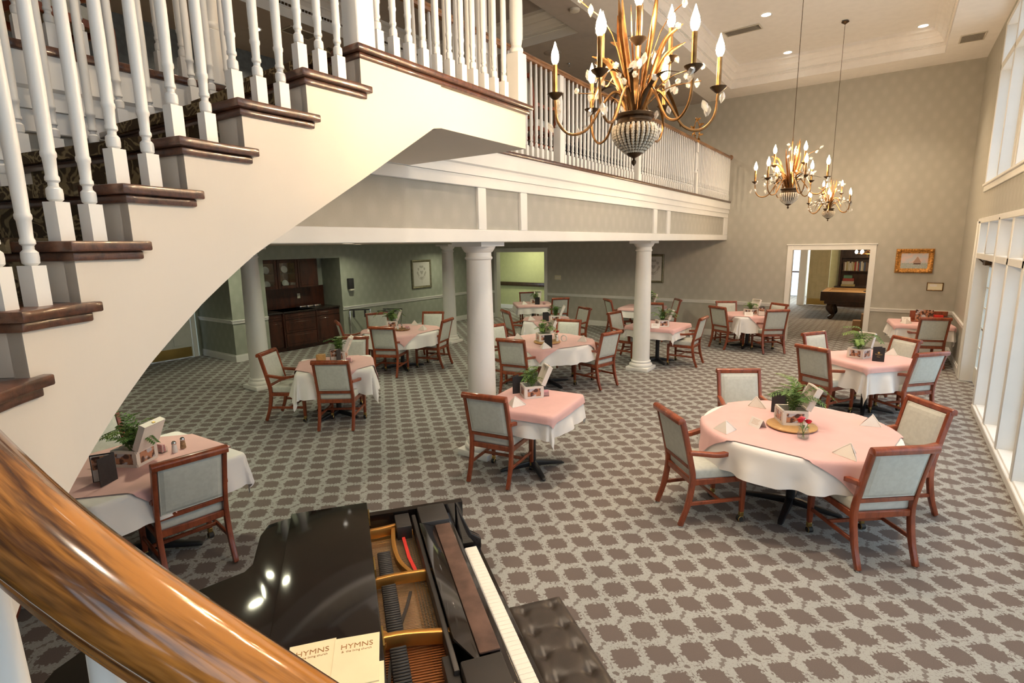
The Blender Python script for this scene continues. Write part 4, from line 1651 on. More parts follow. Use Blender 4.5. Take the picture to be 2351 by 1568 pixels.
tag(o, 'small pale wooden caddy at the left of the menu, table beside the left column', 'caddy')
o = MB().tube([(.045 * cos(a / 12 * 2 * PI), 0, .05 + .05 * sin(a / 12 * 2 * PI)) for a in range(13)], .010, 6).build('napkin_roll', M['napkin'])
o.location, o.rotation_euler = (-4.35, 7.62, TZ_), (0, 0, .4)
tag(o, 'curled napkin standing right of the roses on the round rose table', 'napkin')


def tent_card(x, y, ang, label, w_=.13, h=.085, lines=5):
    t = thing('table_card', label, 'card', (x, y, TZ_), math.radians(ang), 'white tent cards on the tables')
    for s in (1, -1):
        o = MB().box(-w_ / 2, w_ / 2, -.0006, .0006, 0, h).build('leaf', M['paperw'], t, smooth=False)
        o.matrix_local = Matrix.Translation((0, -s * h * .5, 0)) @ Matrix.Rotation(-s * .52, 4, 'X')
        if s > 0:
            for i in range(lines):
                MB().box(-w_ * .30, w_ * (.30 - .05 * (i % 3)), -.0009, -.0006, h * (.80 - .12 * i), h * (.80 - .12 * i) + .0022).build('printed_line', M['ink'], o, smooth=False)
    return t


tent_card(-.83, 4.86, -35, 'folded card with printed lines on the big round table')
tent_card(-2.42, 12.28, 10, 'white tent card on the table beside the billiard room doorway', .17, .10)
tent_card(-3.55, 9.70, 20, 'white tent card right of the farther front column', .15, .10, 3)
tent_card(.33, 12.75, 10, 'cream card on the corner table under the ship painting', .14, .12)
# leaflets on the corner table
t = thing('leaflet_box', 'box of leaflets with a leafy picture front on the corner table', 'box', (.70, 13.02, TZ_), .15)
MB().box(-.30, .30, -.10, .10, 0, .02).box(-.30, .30, .085, .10, .02, .20).build('tray', M['chairwood'], t, bevel=.004)
MB().box(-.24, .04, -.09, -.075, .02, .24).build('picture', photo_mat(9), t, smooth=False)
MB().box(.06, .20, -.08, .02, .02, .14).build('red_leaflet', M['redfelt'], t, smooth=False)
MB().box(.21, .29, -.08, .03, .02, .11).build('black_leaflet', M['menu'], t, smooth=False)


ORD = 'first second third fourth fifth sixth seventh eighth ninth tenth eleventh twelfth thirteenth fourteenth fifteenth sixteenth seventeenth eighteenth nineteenth twentieth twenty-first twenty-second twenty-third twenty-fourth twenty-fifth twenty-sixth twenty-seventh twenty-eighth twenty-ninth thirtieth'.split()
# ------------------------------------------------------------------ grand piano, bench, hymn booklets
PO, PA = Vector((-1.75, 2.08, 0)), math.radians(143.13)
pn = thing('grand_piano', 'glossy black grand piano, lid folded back over open strings and golden plate', 'piano', PO, PA)


def pbox(mb, X0, X1, Y0, Y1, z0, z1):
    return mb.box(-X1, -X0, Y0, Y1, z0, z1)


OUT = [(-.045, .06), (-.05, .5), (-.05, .92), (-.02, 1.0), (.06, 1.03), (.28, 1.03), (.36, 1.09), (.44, 1.24), (.55, 1.44), (.74, 1.57), (1.05, 1.60), (1.30, 1.56), (1.42, 1.42), (1.43, .9), (1.43, .06)]
MB().sweep([(-x, y, .80) for x, y in OUT], [(-.02, -.18), (.02, -.18), (.02, .175), (-.02, .175)], up=(0, 0, 1)).build('rim', M['gloss'], pn, smooth=False)
MB().prism([(-x, y) for x, y in OUT], .60, .64).build('bottom', M['satin'], pn, smooth=False)
MB().prism([(-x, max(y, .33)) for x, y in OUT], .85, .862).build('soundboard', M['sound'], pn, smooth=False)
LIDO = [(-.085, .565), (-.085, .96), (-.05, 1.04), (.05, 1.065), (.29, 1.065), (.34, 1.09), (.42, 1.26), (.52, 1.46), (.73, 1.60), (1.05, 1.635), (1.33, 1.59), (1.455, 1.44), (1.465, .565)]
MB().prism([(-x, y) for x, y in LIDO], .985, 1.006).build('lid', M['gloss'], pn, bevel=.004)
pbox(MB(), -.085, 1.465, .562, .935, 1.008, 1.029).build('front_lid_flap', M['gloss'], pn, bevel=.004)
for X in (.05, .5, .95, 1.35):
    pbox(MB(), X - .05, X + .05, .556, .562, .99, 1.03).build('hinge', M['brass'], pn, smooth=False)
# key bed, cheeks, keys
pbox(MB(), -.045, 1.43, -.03, .10, .60, .695).build('key_bed', M['gloss'], pn, bevel=.006)
for X in (-.045, 1.385):
    k = MB().sweep([(-X, -.035, .70), (-X, .02, .70), (-X, .10, .70)], [[(-.045, -.01), (0, -.01), (0, .05), (-.045, .05)], [(-.045, -.01), (0, -.01), (0, .09), (-.045, .09)], [(-.045, -.01), (0, -.01), (0, .275), (-.045, .275)]], up=(0, 0, 1))
    k.build('cheek', M['gloss'], pn, bevel=.006)
kw = 1.34 / 52
wk = pbox(MB(), .0, kw - .0012, 0, .15, .697, .722).mesh('white_key', M['ivory'], bevel=.0015, seg=1)
bk_ = pbox(MB(), -.006, .006, .078, .15, .722, .735).mesh('black_key', M['satin'], bevel=.002, seg=1)
for i in range(52):
    o = put('white_key', wk, pn, (-(.02 + i * kw), 0, 0))
    if (i % 7) not in (0, 3):
        put('black_key', bk_, pn, (-(.02 + i * kw), 0, 0))
# fall board, felt strip, music desk, action blocks
MB().add([(-X_, y, z) for X_ in (.02, 1.38) for y, z in ((.066, .735), (.145, .950), (.205, .950), (.205, .72))], [(0, 1, 5, 4), (1, 2, 6, 5), (2, 3, 7, 6), (3, 0, 4, 7), (0, 3, 2, 1), (4, 5, 6, 7)]).build('fallboard', M['gloss'], pn, bevel=.004)
pbox(MB(), .13, 1.06, .165, .243, .9505, .962).build('felt_strip', M['felt'], pn, bevel=.01)
d = MB()
q = [(.16, .245, .960), (1.12, .245, .960), (1.0, .322, .995), (.16, .322, .995)]
d.add([(-x, y, z) for x, y, z in q] + [(-x, y, z - .014) for x, y, z in q], [(0, 1, 2, 3), (7, 6, 5, 4), (0, 4, 5, 1), (1, 5, 6, 2), (2, 6, 7, 3), (3, 7, 4, 0)])
d.build('music_desk', M['gloss'], pn, bevel=.003)
pbox(MB(), .02, 1.12, .325, .345, .90, .97).build('desk_rail', M['satin'], pn, bevel=.004)
pbox(MB(), -.03, .15, .165, .31, .90, .985).build('treble_block', M['satin'], pn, bevel=.006)
pbox(MB(), -.02, .12, .355, .43, .88, .965).build('desk_support', M['satin'], pn, bevel=.004)
pbox(MB(), 1.10, 1.40, .175, .32, .90, .985).build('bass_block', M['satin'], pn, bevel=.006)
pbox(MB(), 1.02, 1.36, .325, .37, .862, .95).build('desk_support', M['satin'], pn, bevel=.004)
# iron plate
g = MB()
pbox(g, .0, 1.39, .32, .40, .862, .872)
pbox(g, .0, .10, .40, .60, .862, .885)
pl = g.build('iron_plate', M['gold'], pn, bevel=.003, seg=1)


def strut(P, w_, h_):
    MB().sweep([(-x, y, z) for x, y, z in curve_pts(P, 5)], rect(w_, h_), up=(0, 0, 1)).build('plate_strut', M['gold'], pn, bevel=.006)


strut([(.50, .60, .93), (.497, .48, .935), (.497, .31, .925)], .022, .05)
strut([(.86, .60, .93), (.87, .48, .935), (.905, .29, .925)], .026, .055)
strut([(.055, .62, .92), (.06, .5, .925), (.03, .40, .92), (-.01, .36, .91)], .024, .05)
strut([(.03, .44, .915), (.20, .455, .92), (.36, .445, .92), (.49, .40, .925)], .022, .04)
strut([(1.25, .60, .93), (1.26, .45, .935), (1.27, .33, .925)], .026, .055)
MB().lathe([(.030, 0), (.046, 0), (.046, .02), (.030, .02)], 20, cap=False).build('plate_ring', M['gold'], pn).location = (-.845, .578, .92)
# strings, dampers, red felt, pins
s1, s2 = MB(), MB()
i = 0
X = .10
while X < 1.36:
    mb = s1 if X < .87 else s2
    r_ = .0011 if X < .87 else .0026
    off = .05 * (X - .1)
    mb.sweep([(-X, .335, .897), (-(X - off * .5), .62, .897)], rect(r_ * 2, r_ * 2), up=(0, 0, 1))
    X += .0085 if X < .87 else .0125
for mb, m in ((s1, M['steel']), (s2, M['copper'])):
    o = mb.build('strings', m, pn, smooth=False)
    o['kind'] = 'stuff'
dm = MB().box(-.0052, .0052, -.030, .030, 0, .036).mesh('damper', M['satin'], bevel=.003, seg=1)
X = .27
while X < 1.24:
    if abs(X - .5) > .02 and abs(X - .875) > .022:
        put('damper', dm, pn, (-X, .508, .900))
    X += .0145
MB().sweep([(-.12, .40, .905), (-.3, .395, .905), (-.48, .372, .905)], rect(.016, .006), up=(0, 0, 1)).build('red_felt_strip', M['redfelt'], pn)
for k in range(1, 26):
    pass
pm = MB()
rnd = random.Random(3)
X = .14
while X < 1.0:
    for j in range(4):
        pm.lathe([(.0032, 0), (.0032, .018), (.0025, .02)], 5, (-(X + .004 * j), .352 + .012 * j, .872))
    X += .019
o = pm.build('tuning_pins', M['steel'], pn)
o['kind'] = 'stuff'
bp = curve_pts([(-.56, .42, .90), (-.66, .45, .90), (-.80, .50, .90), (-.98, .545, .90), (-1.2, .57, .90)], 5)
MB().sweep(bp, rect(.012, .012), up=(0, 0, 1)).build('bridge', M['satin'], pn)
for X, Y in ((.12, .22), (1.28, .22), (.95, 1.40)):
    l = MB().box(-.055, .055, -.055, .055, .42, .60).sweep([(0, 0, .42), (0, 0, .10)], [rect(.11, .11), rect(.06, .06)])
    o = l.build('leg', M['gloss'], pn, bevel=.006)
    o.location = (-X, Y, 0)
    c = MB().tube([(-.02, 0, .03), (.02, 0, .03)], .03, 12).box(-.012, .012, -.012, .012, .05, .11).build('caster', M['brass'], o)
MB().box(-.12, .12, -.03, .03, .06, .10).box(-.11, -.09, -.015, .015, .10, .6).box(.09, .11, -.015, .015, .10, .6).build('pedal_lyre', M['gloss'], pn, smooth=False).location = (-.70, .3, 0)

bn = thing('piano_bench', 'black tufted leather piano bench beside the keyboard', 'bench', PO, PA)
bm_ = MB()
X0, X1, Y0, Y1 = .255, 1.17, -.40, -.085
nx, ny = 64, 24
btn = [(X0 + (X1 - X0) * (i + .5) / 6, Y0 + (Y1 - Y0) * (j + .5) / 2.0 * 1.0) for i in range(6) for j in range(2)]


def tuft(x, y):
    z = .505
    e = min((x - X0), (X1 - x), (y - Y0), (Y1 - y))
    z -= .030 * max(0, 1 - e / .05) ** 2
    for bx_, by_ in btn:
        r = math.hypot(x - bx_, y - by_)
        z -= .022 * math.exp(-(r / .032) ** 2)
    for j in range(2):
        yy = Y0 + (Y1 - Y0) * (j + .5) / 2
        z -= .006 * math.exp(-((y - yy) / .012) ** 2)
    for i in range(6):
        xx = X0 + (X1 - X0) * (i + .5) / 6
        z -= .005 * math.exp(-((x - xx) / .008) ** 2)
    return z


vs = [(-(X0 + (X1 - X0) * i / nx), Y0 + (Y1 - Y0) * j / ny, tuft(X0 + (X1 - X0) * i / nx, Y0 + (Y1 - Y0) * j / ny)) for i in range(nx + 1) for j in range(ny + 1)]
bm_.add(vs, [(i * (ny + 1) + j, i * (ny + 1) + j + 1, (i + 1) * (ny + 1) + j + 1, (i + 1) * (ny + 1) + j) for i in range(nx) for j in range(ny)])
pbox(bm_, X0 + .002, X1 - .002, Y0 + .002, Y1 - .002, .43, .478)
cu = bm_.build('cushion', M['leather'], bn, angle=50)
bt = MB().lathe([(.0001, .003), (.005, .0025), (.008, 0)], 10, cap=False).mesh('button', M['leather'])
for x, y in btn:
    put('button', bt, cu, (-x, y, tuft(x, y) - .001))
pbox(MB(), X0 + .02, X1 - .02, Y0 + .02, Y1 - .02, .36, .43).build('frame', M['gloss'], bn, bevel=.006)
for x in (X0 + .06, X1 - .06):
    for y in (Y0 + .05, Y1 - .05):
        MB().sweep([(-x, y, .36), (-x, y, 0)], [rect(.055, .055), rect(.035, .035)]).build('leg', M['gloss'], bn, bevel=.004)

for i, (X, Y, z, a, lb) in enumerate(((1.035, .651, 1.0305, -.08, 'cream hymn booklet at the piano lid edge, its whole title showing'), (1.015, .790, 1.0295, -.02, 'cream hymn booklet partly covered by the handrail and its neighbour'), (1.17, .645, 1.0293, -.06, 'third cream hymn booklet lying lowest at the bottom of the picture'))):
    p = Matrix.Translation(PO) @ Matrix.Rotation(PA, 4, 'Z') @ Matrix.Translation((-X, Y, z))
    t = thing('hymn_booklet', lb, 'booklet', p.translation, PA + a, 'cream hymn booklets on the piano')
    w_ = .148 if i != 1 else .15
    MB().box(-.108, .108, -w_ / 2, w_ / 2, 0, .004 if i == 0 else .0012).build('cover', M['hymn'], t, bevel=.0004, seg=1)
    if i < 2:
        F = Matrix.Translation((.052, 0, .0043 if i == 0 else .0015)) @ Matrix.Rotation(-PI / 2, 4, 'Z')
        text('title_text', 'HYMNS', .032, M['ink'], t, F @ Matrix.Translation((0, 0, 0)))
        text('subtitle_text', '&  the living church', .0125, M['ink'], t, F @ Matrix.Translation((0, -.016, 0)))

# ------------------------------------------------------------------ chandeliers
CHZ = 2.715


def blade(P, wmax, th=.0012):
    pts = curve_pts(P, 5)
    n = len(pts)
    secs = []
    for i in range(n):
        u = i / (n - 1)
        w_ = wmax * (sin(PI * min(1, u * .92 + .08)) ** .8) + .002
        secs.append([(-w_, .004 * (w_ / wmax)), (0, -th), (w_, .004 * (w_ / wmax)), (0, th)])
    return MB().sweep(pts, secs)


def make_chandelier(label):
    t = thing('chandelier', label, 'chandelier', (0, 0, CHZ), 0, 'bronze and crystal chandeliers down the hall')
    b, dk = M['bronze'], M['bronzedk']
    MB().lathe([(.0005, 0), (.012, .014), (.013, .024), (.005, .034), (.008, .04), (.034, .052), (.042, .064), (.03, .068)], 16).build('finial', dk, t)
    MB().lathe([(.04, .064), (.088, .105), (.108, .150), (.106, .175), (.090, .195)], 22).build('urn', M['bronzedk'], t)
    bd = MB()
    for k in range(26):
        a = k * 2 * PI / 26
        for z, r in ((.068, .046), (.079, .060), (.090, .073), (.101, .085), (.112, .094), (.123, .101), (.134, .107), (.145, .111), (.156, .113), (.167, .113), (.178, .110), (.188, .104)):
            bd.ball((r * cos(a), r * sin(a), z), .0066 + .003 * (r / .113), 5, 4)
    o = bd.build('bead_strands', M['bead'], t)
    o['kind'] = 'stuff'
    MB().lathe([(.085, .190), (.098, .196), (.098, .204), (.088, .212), (.088, .225), (.102, .232), (.106, .245), (.094, .250), (.02, .252)], 24).build('rim', dk, t)
    MB().tube([(0, 0, .25), (0, 0, .80)], .007, 8).build('stem', b, t)
    arm_l = curve_pts([(.035, 0, .25), (.06, 0, .33), (.115, 0, .355), (.175, 0, .29), (.25, 0, .185), (.34, 0, .165), (.405, 0, .225), (.42, 0, .33)], 5)
    arm_u = curve_pts([(.03, 0, .25), (.05, 0, .40), (.12, 0, .45), (.17, 0, .41), (.20, 0, .44), (.205, 0, .50)], 5)
    al = MB().tube(arm_l, [.0068] * len(arm_l), 6).mesh('arm', b)
    au = MB().tube(arm_u, .006, 6).mesh('arm', b)
    cup = MB().lathe([(.006, 0), (.016, .006), (.040, .026), (.043, .030), (.030, .026), (.012, .020)], 12).mesh('cup', dk)
    can = MB().lathe([(.0125, .02), (.0125, .165), (.010, .168)], 10).mesh('candle_sleeve', b)
    blb = MB().lathe([(.009, 0), (.018, .014), (.0215, .032), (.018, .054), (.009, .078), (.004, .094), (.0005, .104)], 10).mesh('bulb', M['bulb'])
    cry = MB().lathe([(.0005, -.030), (.012, -.012), (.015, .002), (.008, .018), (.0005, .026)], 6).mesh('crystal', M['crystal'], smooth=False)
    wire = MB()
    rnd = random.Random(5)
    for k in range(9):
        low = k < 6
        a = (k * PI / 3 + .32) if low else ((k - 6) * 2 * PI / 3 + .75)
        r, z = (.42, .33) if low else (.205, .50)
        put('arm', al if low else au, t, None, (0, 0, a))
        c = put('cup', cup, t, (r * cos(a), r * sin(a), z), (0, 0, a))
        s_ = put('candle_sleeve', can, t, (r * cos(a), r * sin(a), z))
        o = put('bulb', blb, s_, (0, 0, .168))
        for q in range(3):
            aa = a + rnd.uniform(-.16, .16)
            rr = r + rnd.uniform(-.04, .05)
            put('crystal', cry, t, (rr * cos(aa), rr * sin(aa), z + rnd.uniform(-.14, .02)), (rnd.uniform(-.5, .5), rnd.uniform(-.5, .5), 0))
    # upright and arching leaves
    shapes = [([(.02, 0, .25), (.05, 0, .45), (.085, 0, .62), (.10, 0, .76)], .0125), ([(.03, 0, .25), (.09, 0, .42), (.15, 0, .55), (.24, 0, .60)], .012),
              ([(.04, 0, .26), (.13, 0, .36), (.24, 0, .39), (.36, 0, .36)], .012), ([(.03, 0, .26), (.10, 0, .38), (.20, 0, .40), (.29, 0, .30), (.33, 0, .22)], .011)]
    lm = [blade(P, w_).mesh('leaf', dk if i == 2 else b, angle=80) for i, (P, w_) in enumerate(shapes)]
    for k in range(24):
        a = k * 2.399
        put('leaf', lm[k % 4] if k % 5 else lm[0], t, None, (0, 0, a)).scale = (1, 1, rnd.uniform(.85, 1.1))
    tw = []
    for k in range(14):
        a = k * 2.399 + .7
        r1, z1 = rnd.uniform(.10, .36), rnd.uniform(.40, .78)
        if k % 2:
            r1, z1 = rnd.uniform(.22, .40), rnd.uniform(.30, .46)
        P = [(.02 * cos(a), .02 * sin(a), .25), (r1 * .45 * cos(a), r1 * .45 * sin(a), .25 + (z1 - .25) * .75), (r1 * cos(a), r1 * sin(a), z1)]
        wire.tube(curve_pts(P, 4), .0024, 4)
        for q in range(3):
            u = 1 - q * .16
            put('crystal', cry, t, (r1 * u * cos(a) + rnd.uniform(-.025, .025), r1 * u * sin(a) + rnd.uniform(-.025, .025), .25 + (z1 - .25) * (1 - q * .11) + rnd.uniform(-.01, .02)), (rnd.uniform(-2.6, .6), rnd.uniform(-.8, .8), 0))
    wire.build('crystal_stems', b, t)
    MB().tube([(0, 0, .80), (0, 0, .86), (0, .004, 2), (0, 0, (6.10 - CHZ) / .93 - .03)], [.010, .004, .004, .004], 6).build('cord', dk, t)
    MB().lathe([(.012, -.045), (.03, -.03), (.065, -.012), (.068, 0)], 16, (0, 0, (6.10 - CHZ) / .93)).build('canopy', dk, t)
    return t


ch = make_chandelier('large near chandelier with candle bulbs and crystal leaves, top centre')
ch.location = (-1.035, 2.47, CHZ)
ch.rotation_euler = (0, 0, .2)
ch.scale = (.88, .88, .93)
dup(ch, (-1.035, 7.0, CHZ), .75, 'middle chandelier of the three, hanging in front of the far wall', 'bronze and crystal chandeliers down the hall')
dup(ch, (-1.035, 11.6, CHZ - .02), 1.3, 'farthest and smallest looking chandelier, lowest of the three in the picture', 'bronze and crystal chandeliers down the hall')

# ------------------------------------------------------------------ ceiling fittings
dl_me = MB().lathe([(.075, -.004), (.095, -.008), (.098, 0)], 20, cap=False).mesh('trim_ring', M['trim'])
dl_lens = MB().lathe([(.0001, -.0035), (.075, -.0035)], 20, cap=False).mesh('lens', M['lens'])


def downlight(x, y, z, label, group):
    t = thing('downlight', label, 'light', (x, y, z), 0, group)
    put('trim_ring', dl_me, t)
    put('lens', dl_lens, t)


for i, (x, y) in enumerate(DL_HALL):
    vis = {(-2.1, 12.74): 'recessed downlight in the tray ceiling, lowest left of the three', (-2.1, 10.48): 'recessed downlight in the tray ceiling above the vent', (.08, 12.74): 'recessed downlight in the tray ceiling, rightmost, by the window side'}
    downlight(x, y, 6.099, vis.get((x, y), 'tray ceiling downlight, ' + ('left', 'right')[i // 6] + ' row, ' + ORD[i % 6] + ' from the far wall'), 'tray ceiling downlights')
for i, (x, y) in enumerate(DL_UNDER):
    downlight(x, y, 2.414, 'low ceiling downlight under the balcony, ' + ('nearest', 'second', 'third', 'farthest')[i % 4] + ' of the ' + ('hall side', 'middle', 'far left')[i // 4] + ' row', 'low ceiling downlights')
for i, (x, y) in enumerate(DL_BALC):
    downlight(x, y, 5.675, 'downlight in the dim ceiling over the balcony, ' + ('toward the far wall', 'left rear', 'left middle', 'left front', 'above the landing')[i], 'balcony downlights')


def vent(x, y, z, w_, d_, label, a=0):
    t = thing('air_vent', label, 'vent', (x, y, z), a)
    MB().box(-w_ / 2, w_ / 2, -d_ / 2, -d_ / 2 + .02, -.012, 0).box(-w_ / 2, w_ / 2, d_ / 2 - .02, d_ / 2, -.012, 0).box(-w_ / 2, -w_ / 2 + .02, -d_ / 2 + .02, d_ / 2 - .02, -.012, 0).box(w_ / 2 - .02, w_ / 2, -d_ / 2 + .02, d_ / 2 - .02, -.012, 0).build('frame', M['grille'], t, smooth=False)
    n = int((d_ - .05) / .028)
    sl = MB().obox((0, 0, -.006), (w_ - .04, .018, .002), rot('X', .6)).mesh('slat', M['grille'], smooth=False)
    for i in range(n):
        put('slat', sl, t, (0, -d_ / 2 + .035 + i * (d_ - .07) / max(1, n - 1), 0))
    MB().box(-w_ / 2 + .02, w_ / 2 - .02, -d_ / 2 + .02, d_ / 2 - .02, -.001, 0).build('backing', M['soffit'], t, smooth=False)


vent(-2.57, 10.95, 6.099, .62, .28, 'long ceiling vent left of the downlight in the tray', -.05)
vent(.77, 12.45, 5.679, .34, .44, 'square vent in the soffit beside the tall windows')
vent(-7.9, 5.5, 5.674, .3, .5, 'dark vent in the balcony ceiling at the top left')
o = MB().lathe([(.0001, -.012), (.12, -.012), (.15, -.004), (.152, 0)], 24).build('ceiling_speaker', M['soffit'])
o.location = (-5.22, 8.71, 5.674)
tag(o, 'round speaker grille in the balcony ceiling behind the near chandelier', 'speaker')
t = thing('sprinkler', 'small chrome sprinkler in the balcony ceiling behind the near chandelier', 'sprinkler', (-5.26, 9.38, 5.675))
MB().lathe([(.035, -.006), (.035, 0)], 14).build('collar', M['chrome'], t)
MB().lathe([(.008, -.05), (.008, -.006)], 8).lathe([(.022, -.055), (.022, -.05)], 10).build('head', M['chrome'], t)
o = MB().lathe([(.04, -.04), (.07, -.03), (.075, 0)], 18).build('smoke_detector', M['grille'])
o.location = (-4.05, 7.38, 5.674)
tag(o, 'round detector at the edge of the balcony ceiling, upper centre', 'detector')


# ------------------------------------------------------------------ pictures and wall fittings
def art_mat(kind):
    m = bpy.data.materials.new('ship_painting_print' if kind == 'ship' else 'botanical_print')
    m.use_nodes = True
    nt, p = nodes_of(m)
    (x, y, z), c = xyz(nt)
    a = nz(nt, c, 14, 3)
    if kind == 'ship':
        sky = mixc(nt, a.step(.35, .65), (.50, .52, .56), (.66, .50, .48))
        sea = mixc(nt, nz(nt, c, 40, 2, .5, (1, 1, 4)).step(.4, .6), (.28, .34, .33), (.50, .50, .45))
        base = mixc(nt, (z + .04).step(-.004, .004).inv(), sky, sea)
        hull = (z + .055).abs().lt(.016) * (x - .05).abs().lt(.06)
        sail = ((x - .05).abs() + (z - .0) * .55).lt(.052) * z.gt(-.035) * z.lt(.085) * a.gt(.40)
        nt.links.new(mixc(nt, hull.max(sail), base, mixc(nt, hull, (.42, .26, .20), (.13, .07, .05))), p.inputs['Base Color'])
    else:
        ax = y.abs() if kind == 'leafy' else x.abs()
        r = (ax * ax * 1.3 + (z - .04) * (z - .04)).sqrt()
        ax2 = ax
        ringf = ((r * 46.0).sin() * .5 + ((z - ax * .9) * 42.0).sin() * .4 + (a - .5) * 1.2).gt(.22) * r.lt(.23)
        stem = ax2.lt(.006) * z.lt(-.05) * z.gt(-.27)
        curl = ((z + .16) - ax * ax * 5.0).abs().lt(.008) * ax.lt(.15)
        nt.links.new(mixc(nt, ringf.max(stem).max(curl) * .55, (.60, .58, .54), (.20, .17, .14)), p.inputs['Base Color'])
    p.inputs['Roughness'].default_value = .5
    return m


def framed(name, loc, rz, w_, h_, fw, fm, art, label, cat, depth=.035, carved=False):
    """frame facing local -y, centred on loc"""
    t = thing(name, label, cat, loc, rz)
    f = MB()
    sec = [(0, 0), (fw, 0), (fw, depth * .45), (fw * .7, depth * .6), (fw * .35, depth), (fw * .1, depth * .8)]
    vs, k = [], len(sec)
    for sx, sz in ((-1, -1), (1, -1), (1, 1), (-1, 1)):
        for a, b in sec:
            vs.append((sx * (w_ / 2 - a), -b, sz * (h_ / 2 - a)))
    f.add(vs, [(i * k + j, i * k + (j + 1) % k, ((i + 1) % 4) * k + (j + 1) % k, ((i + 1) % 4) * k + j) for i in range(4) for j in range(k)])
    if carved:
        for i in range(14):
            for sz in (-1, 1):
                f.ball((-w_ / 2 + .04 + (w_ - .08) * i / 13, -depth * .8, sz * (h_ / 2 - fw * .25)), .017 + .006 * (i % 2), 7, 5)
        for i in range(9):
            for sx in (-1, 1):
                f.ball((sx * (w_ / 2 - fw * .25), -depth * .8, -h_ / 2 + .04 + (h_ - .08) * i / 8), .017 + .006 * (i % 2), 7, 5)
        for sx in (-1, 1):
            for sz in (-1, 1):
                f.ball((sx * (w_ / 2 - fw * .5), -depth * .8, sz * (h_ / 2 - fw * .5)), .040, 9, 7, .9)
    f.build('frame', fm, t, smooth=carved)
    MB().box(-w_ / 2 + fw, w_ / 2 - fw, -depth * .42, -.002, -h_ / 2 + fw, h_ / 2 - fw).build('picture', art, t, smooth=False)
    return t


ship = art_mat('ship')
framed('ship_painting', (.385, YB - .002, 1.90), 0, .64, .50, .095, M['gilt'], ship, 'sailing ship painting in a carved gilt frame on the far wall', 'painting', .05, True)
framed('botanical_print', (-5.20, YB - .002, 1.67), 0, .58, .76, .06, M['pewter'], art_mat('leaf'), 'framed botanical print half hidden by the farther front column', 'picture')
framed('botanical_print', (-11.098, 11.13, 1.56), PI / 2, .79, .82, .07, M['pewter'], art_mat('leaf2'), 'framed leaf print on the green-lit side wall of the lower room', 'picture')
t = framed('wall_notice', (.775, YB - .002, 1.38), 0, .27, .165, .016, M['bronze'], M['plate'], 'small cream notice in a brown frame under the ship painting', 'sign', .02)
MB().box(-.085, .03, -.0105, -.0088, .0, .05).build('paper', M['paperw'], t, smooth=False)
t = thing('switch_plate', 'wide ivory light switch plate on the far wall under the balcony', 'switch', (-8.16, YB - .001, 1.365))
MB().box(-.11, .11, -.008, 0, -.065, .065).build('plate', M['plate'], t, bevel=.003, seg=1)
for i in (-1, 0, 1):
    MB().box(i * .055 - .012, i * .055 + .012, -.014, -.008, -.025, .025).build('toggle', M['paperw'], t, bevel=.002, seg=1)
struct('trim_9', MB().box(-8.47, -7.22, YB - .008, YB - .001, .16, .80).box(-7.22, -7.19, YB - .016, YB - .001, .15, .82), M['paper'], smooth=False)
t = thing('soap_dispenser', 'black sanitiser dispenser with a pale lever on the green-lit side wall', 'dispenser', (-11.098, 8.585, 1.44))
MB().box(0, .095, -.075, .075, -.12, .15).build('housing', M['menu'], t, bevel=.015)
MB().box(.02, .11, -.06, .06, -.155, -.115).build('lever', M['grille'], t, bevel=.008)

# ------------------------------------------------------------------ cabinet niche
t = thing('base_cabinet', 'dark cherry base cabinet with drawers in the left wall niche', 'cabinet', (-11.85, 6.36, 0))
MB().box(.01, .55, .005, 1.975, .0, .09).box(.01, .60, .005, .42, .09, .89).box(.01, .64, .42, 1.30, .09, .89).box(.01, .60, 1.30, 1.975, .09, .89).build('body', M['cab'], t, bevel=.004, seg=1)


def cab_front(name, p, x, a, b, z0, z1, gl=False):
    f = MB()
    if gl:
        f.box(x, x + .02, a, a + .07, z0, z1).box(x, x + .02, b - .07, b, z0, z1).box(x, x + .02, a + .07, b - .07, z0, z0 + .07).box(x, x + .02, a + .07, b - .07, z1 - .07, z1)
    else:
        f.box(x, x + .018, a, b, z0, z1)
        if z1 - z0 > .12:
            f.box(x + .018, x + .026, a + .05, b - .05, z0 + .05, z1 - .05)
    o = f.build(name, M['cab'], p, bevel=.006, seg=1)
    if gl:
        MB().box(x + .008, x + .012, a + .07, b - .07, z0 + .07, z1 - .07).build('glass', M['vase'], o, smooth=False)
    elif name == 'drawer':
        MB().ball((x + .032, (a + b) / 2, (z0 + z1) / 2), .013, 8, 6).build('knob', M['bronzedk'], o)
    else:
        MB().ball((x + .032, b - .03, z0 + (z1 - z0) * .75), .012, 8, 6).build('knob', M['bronzedk'], o)
    return o


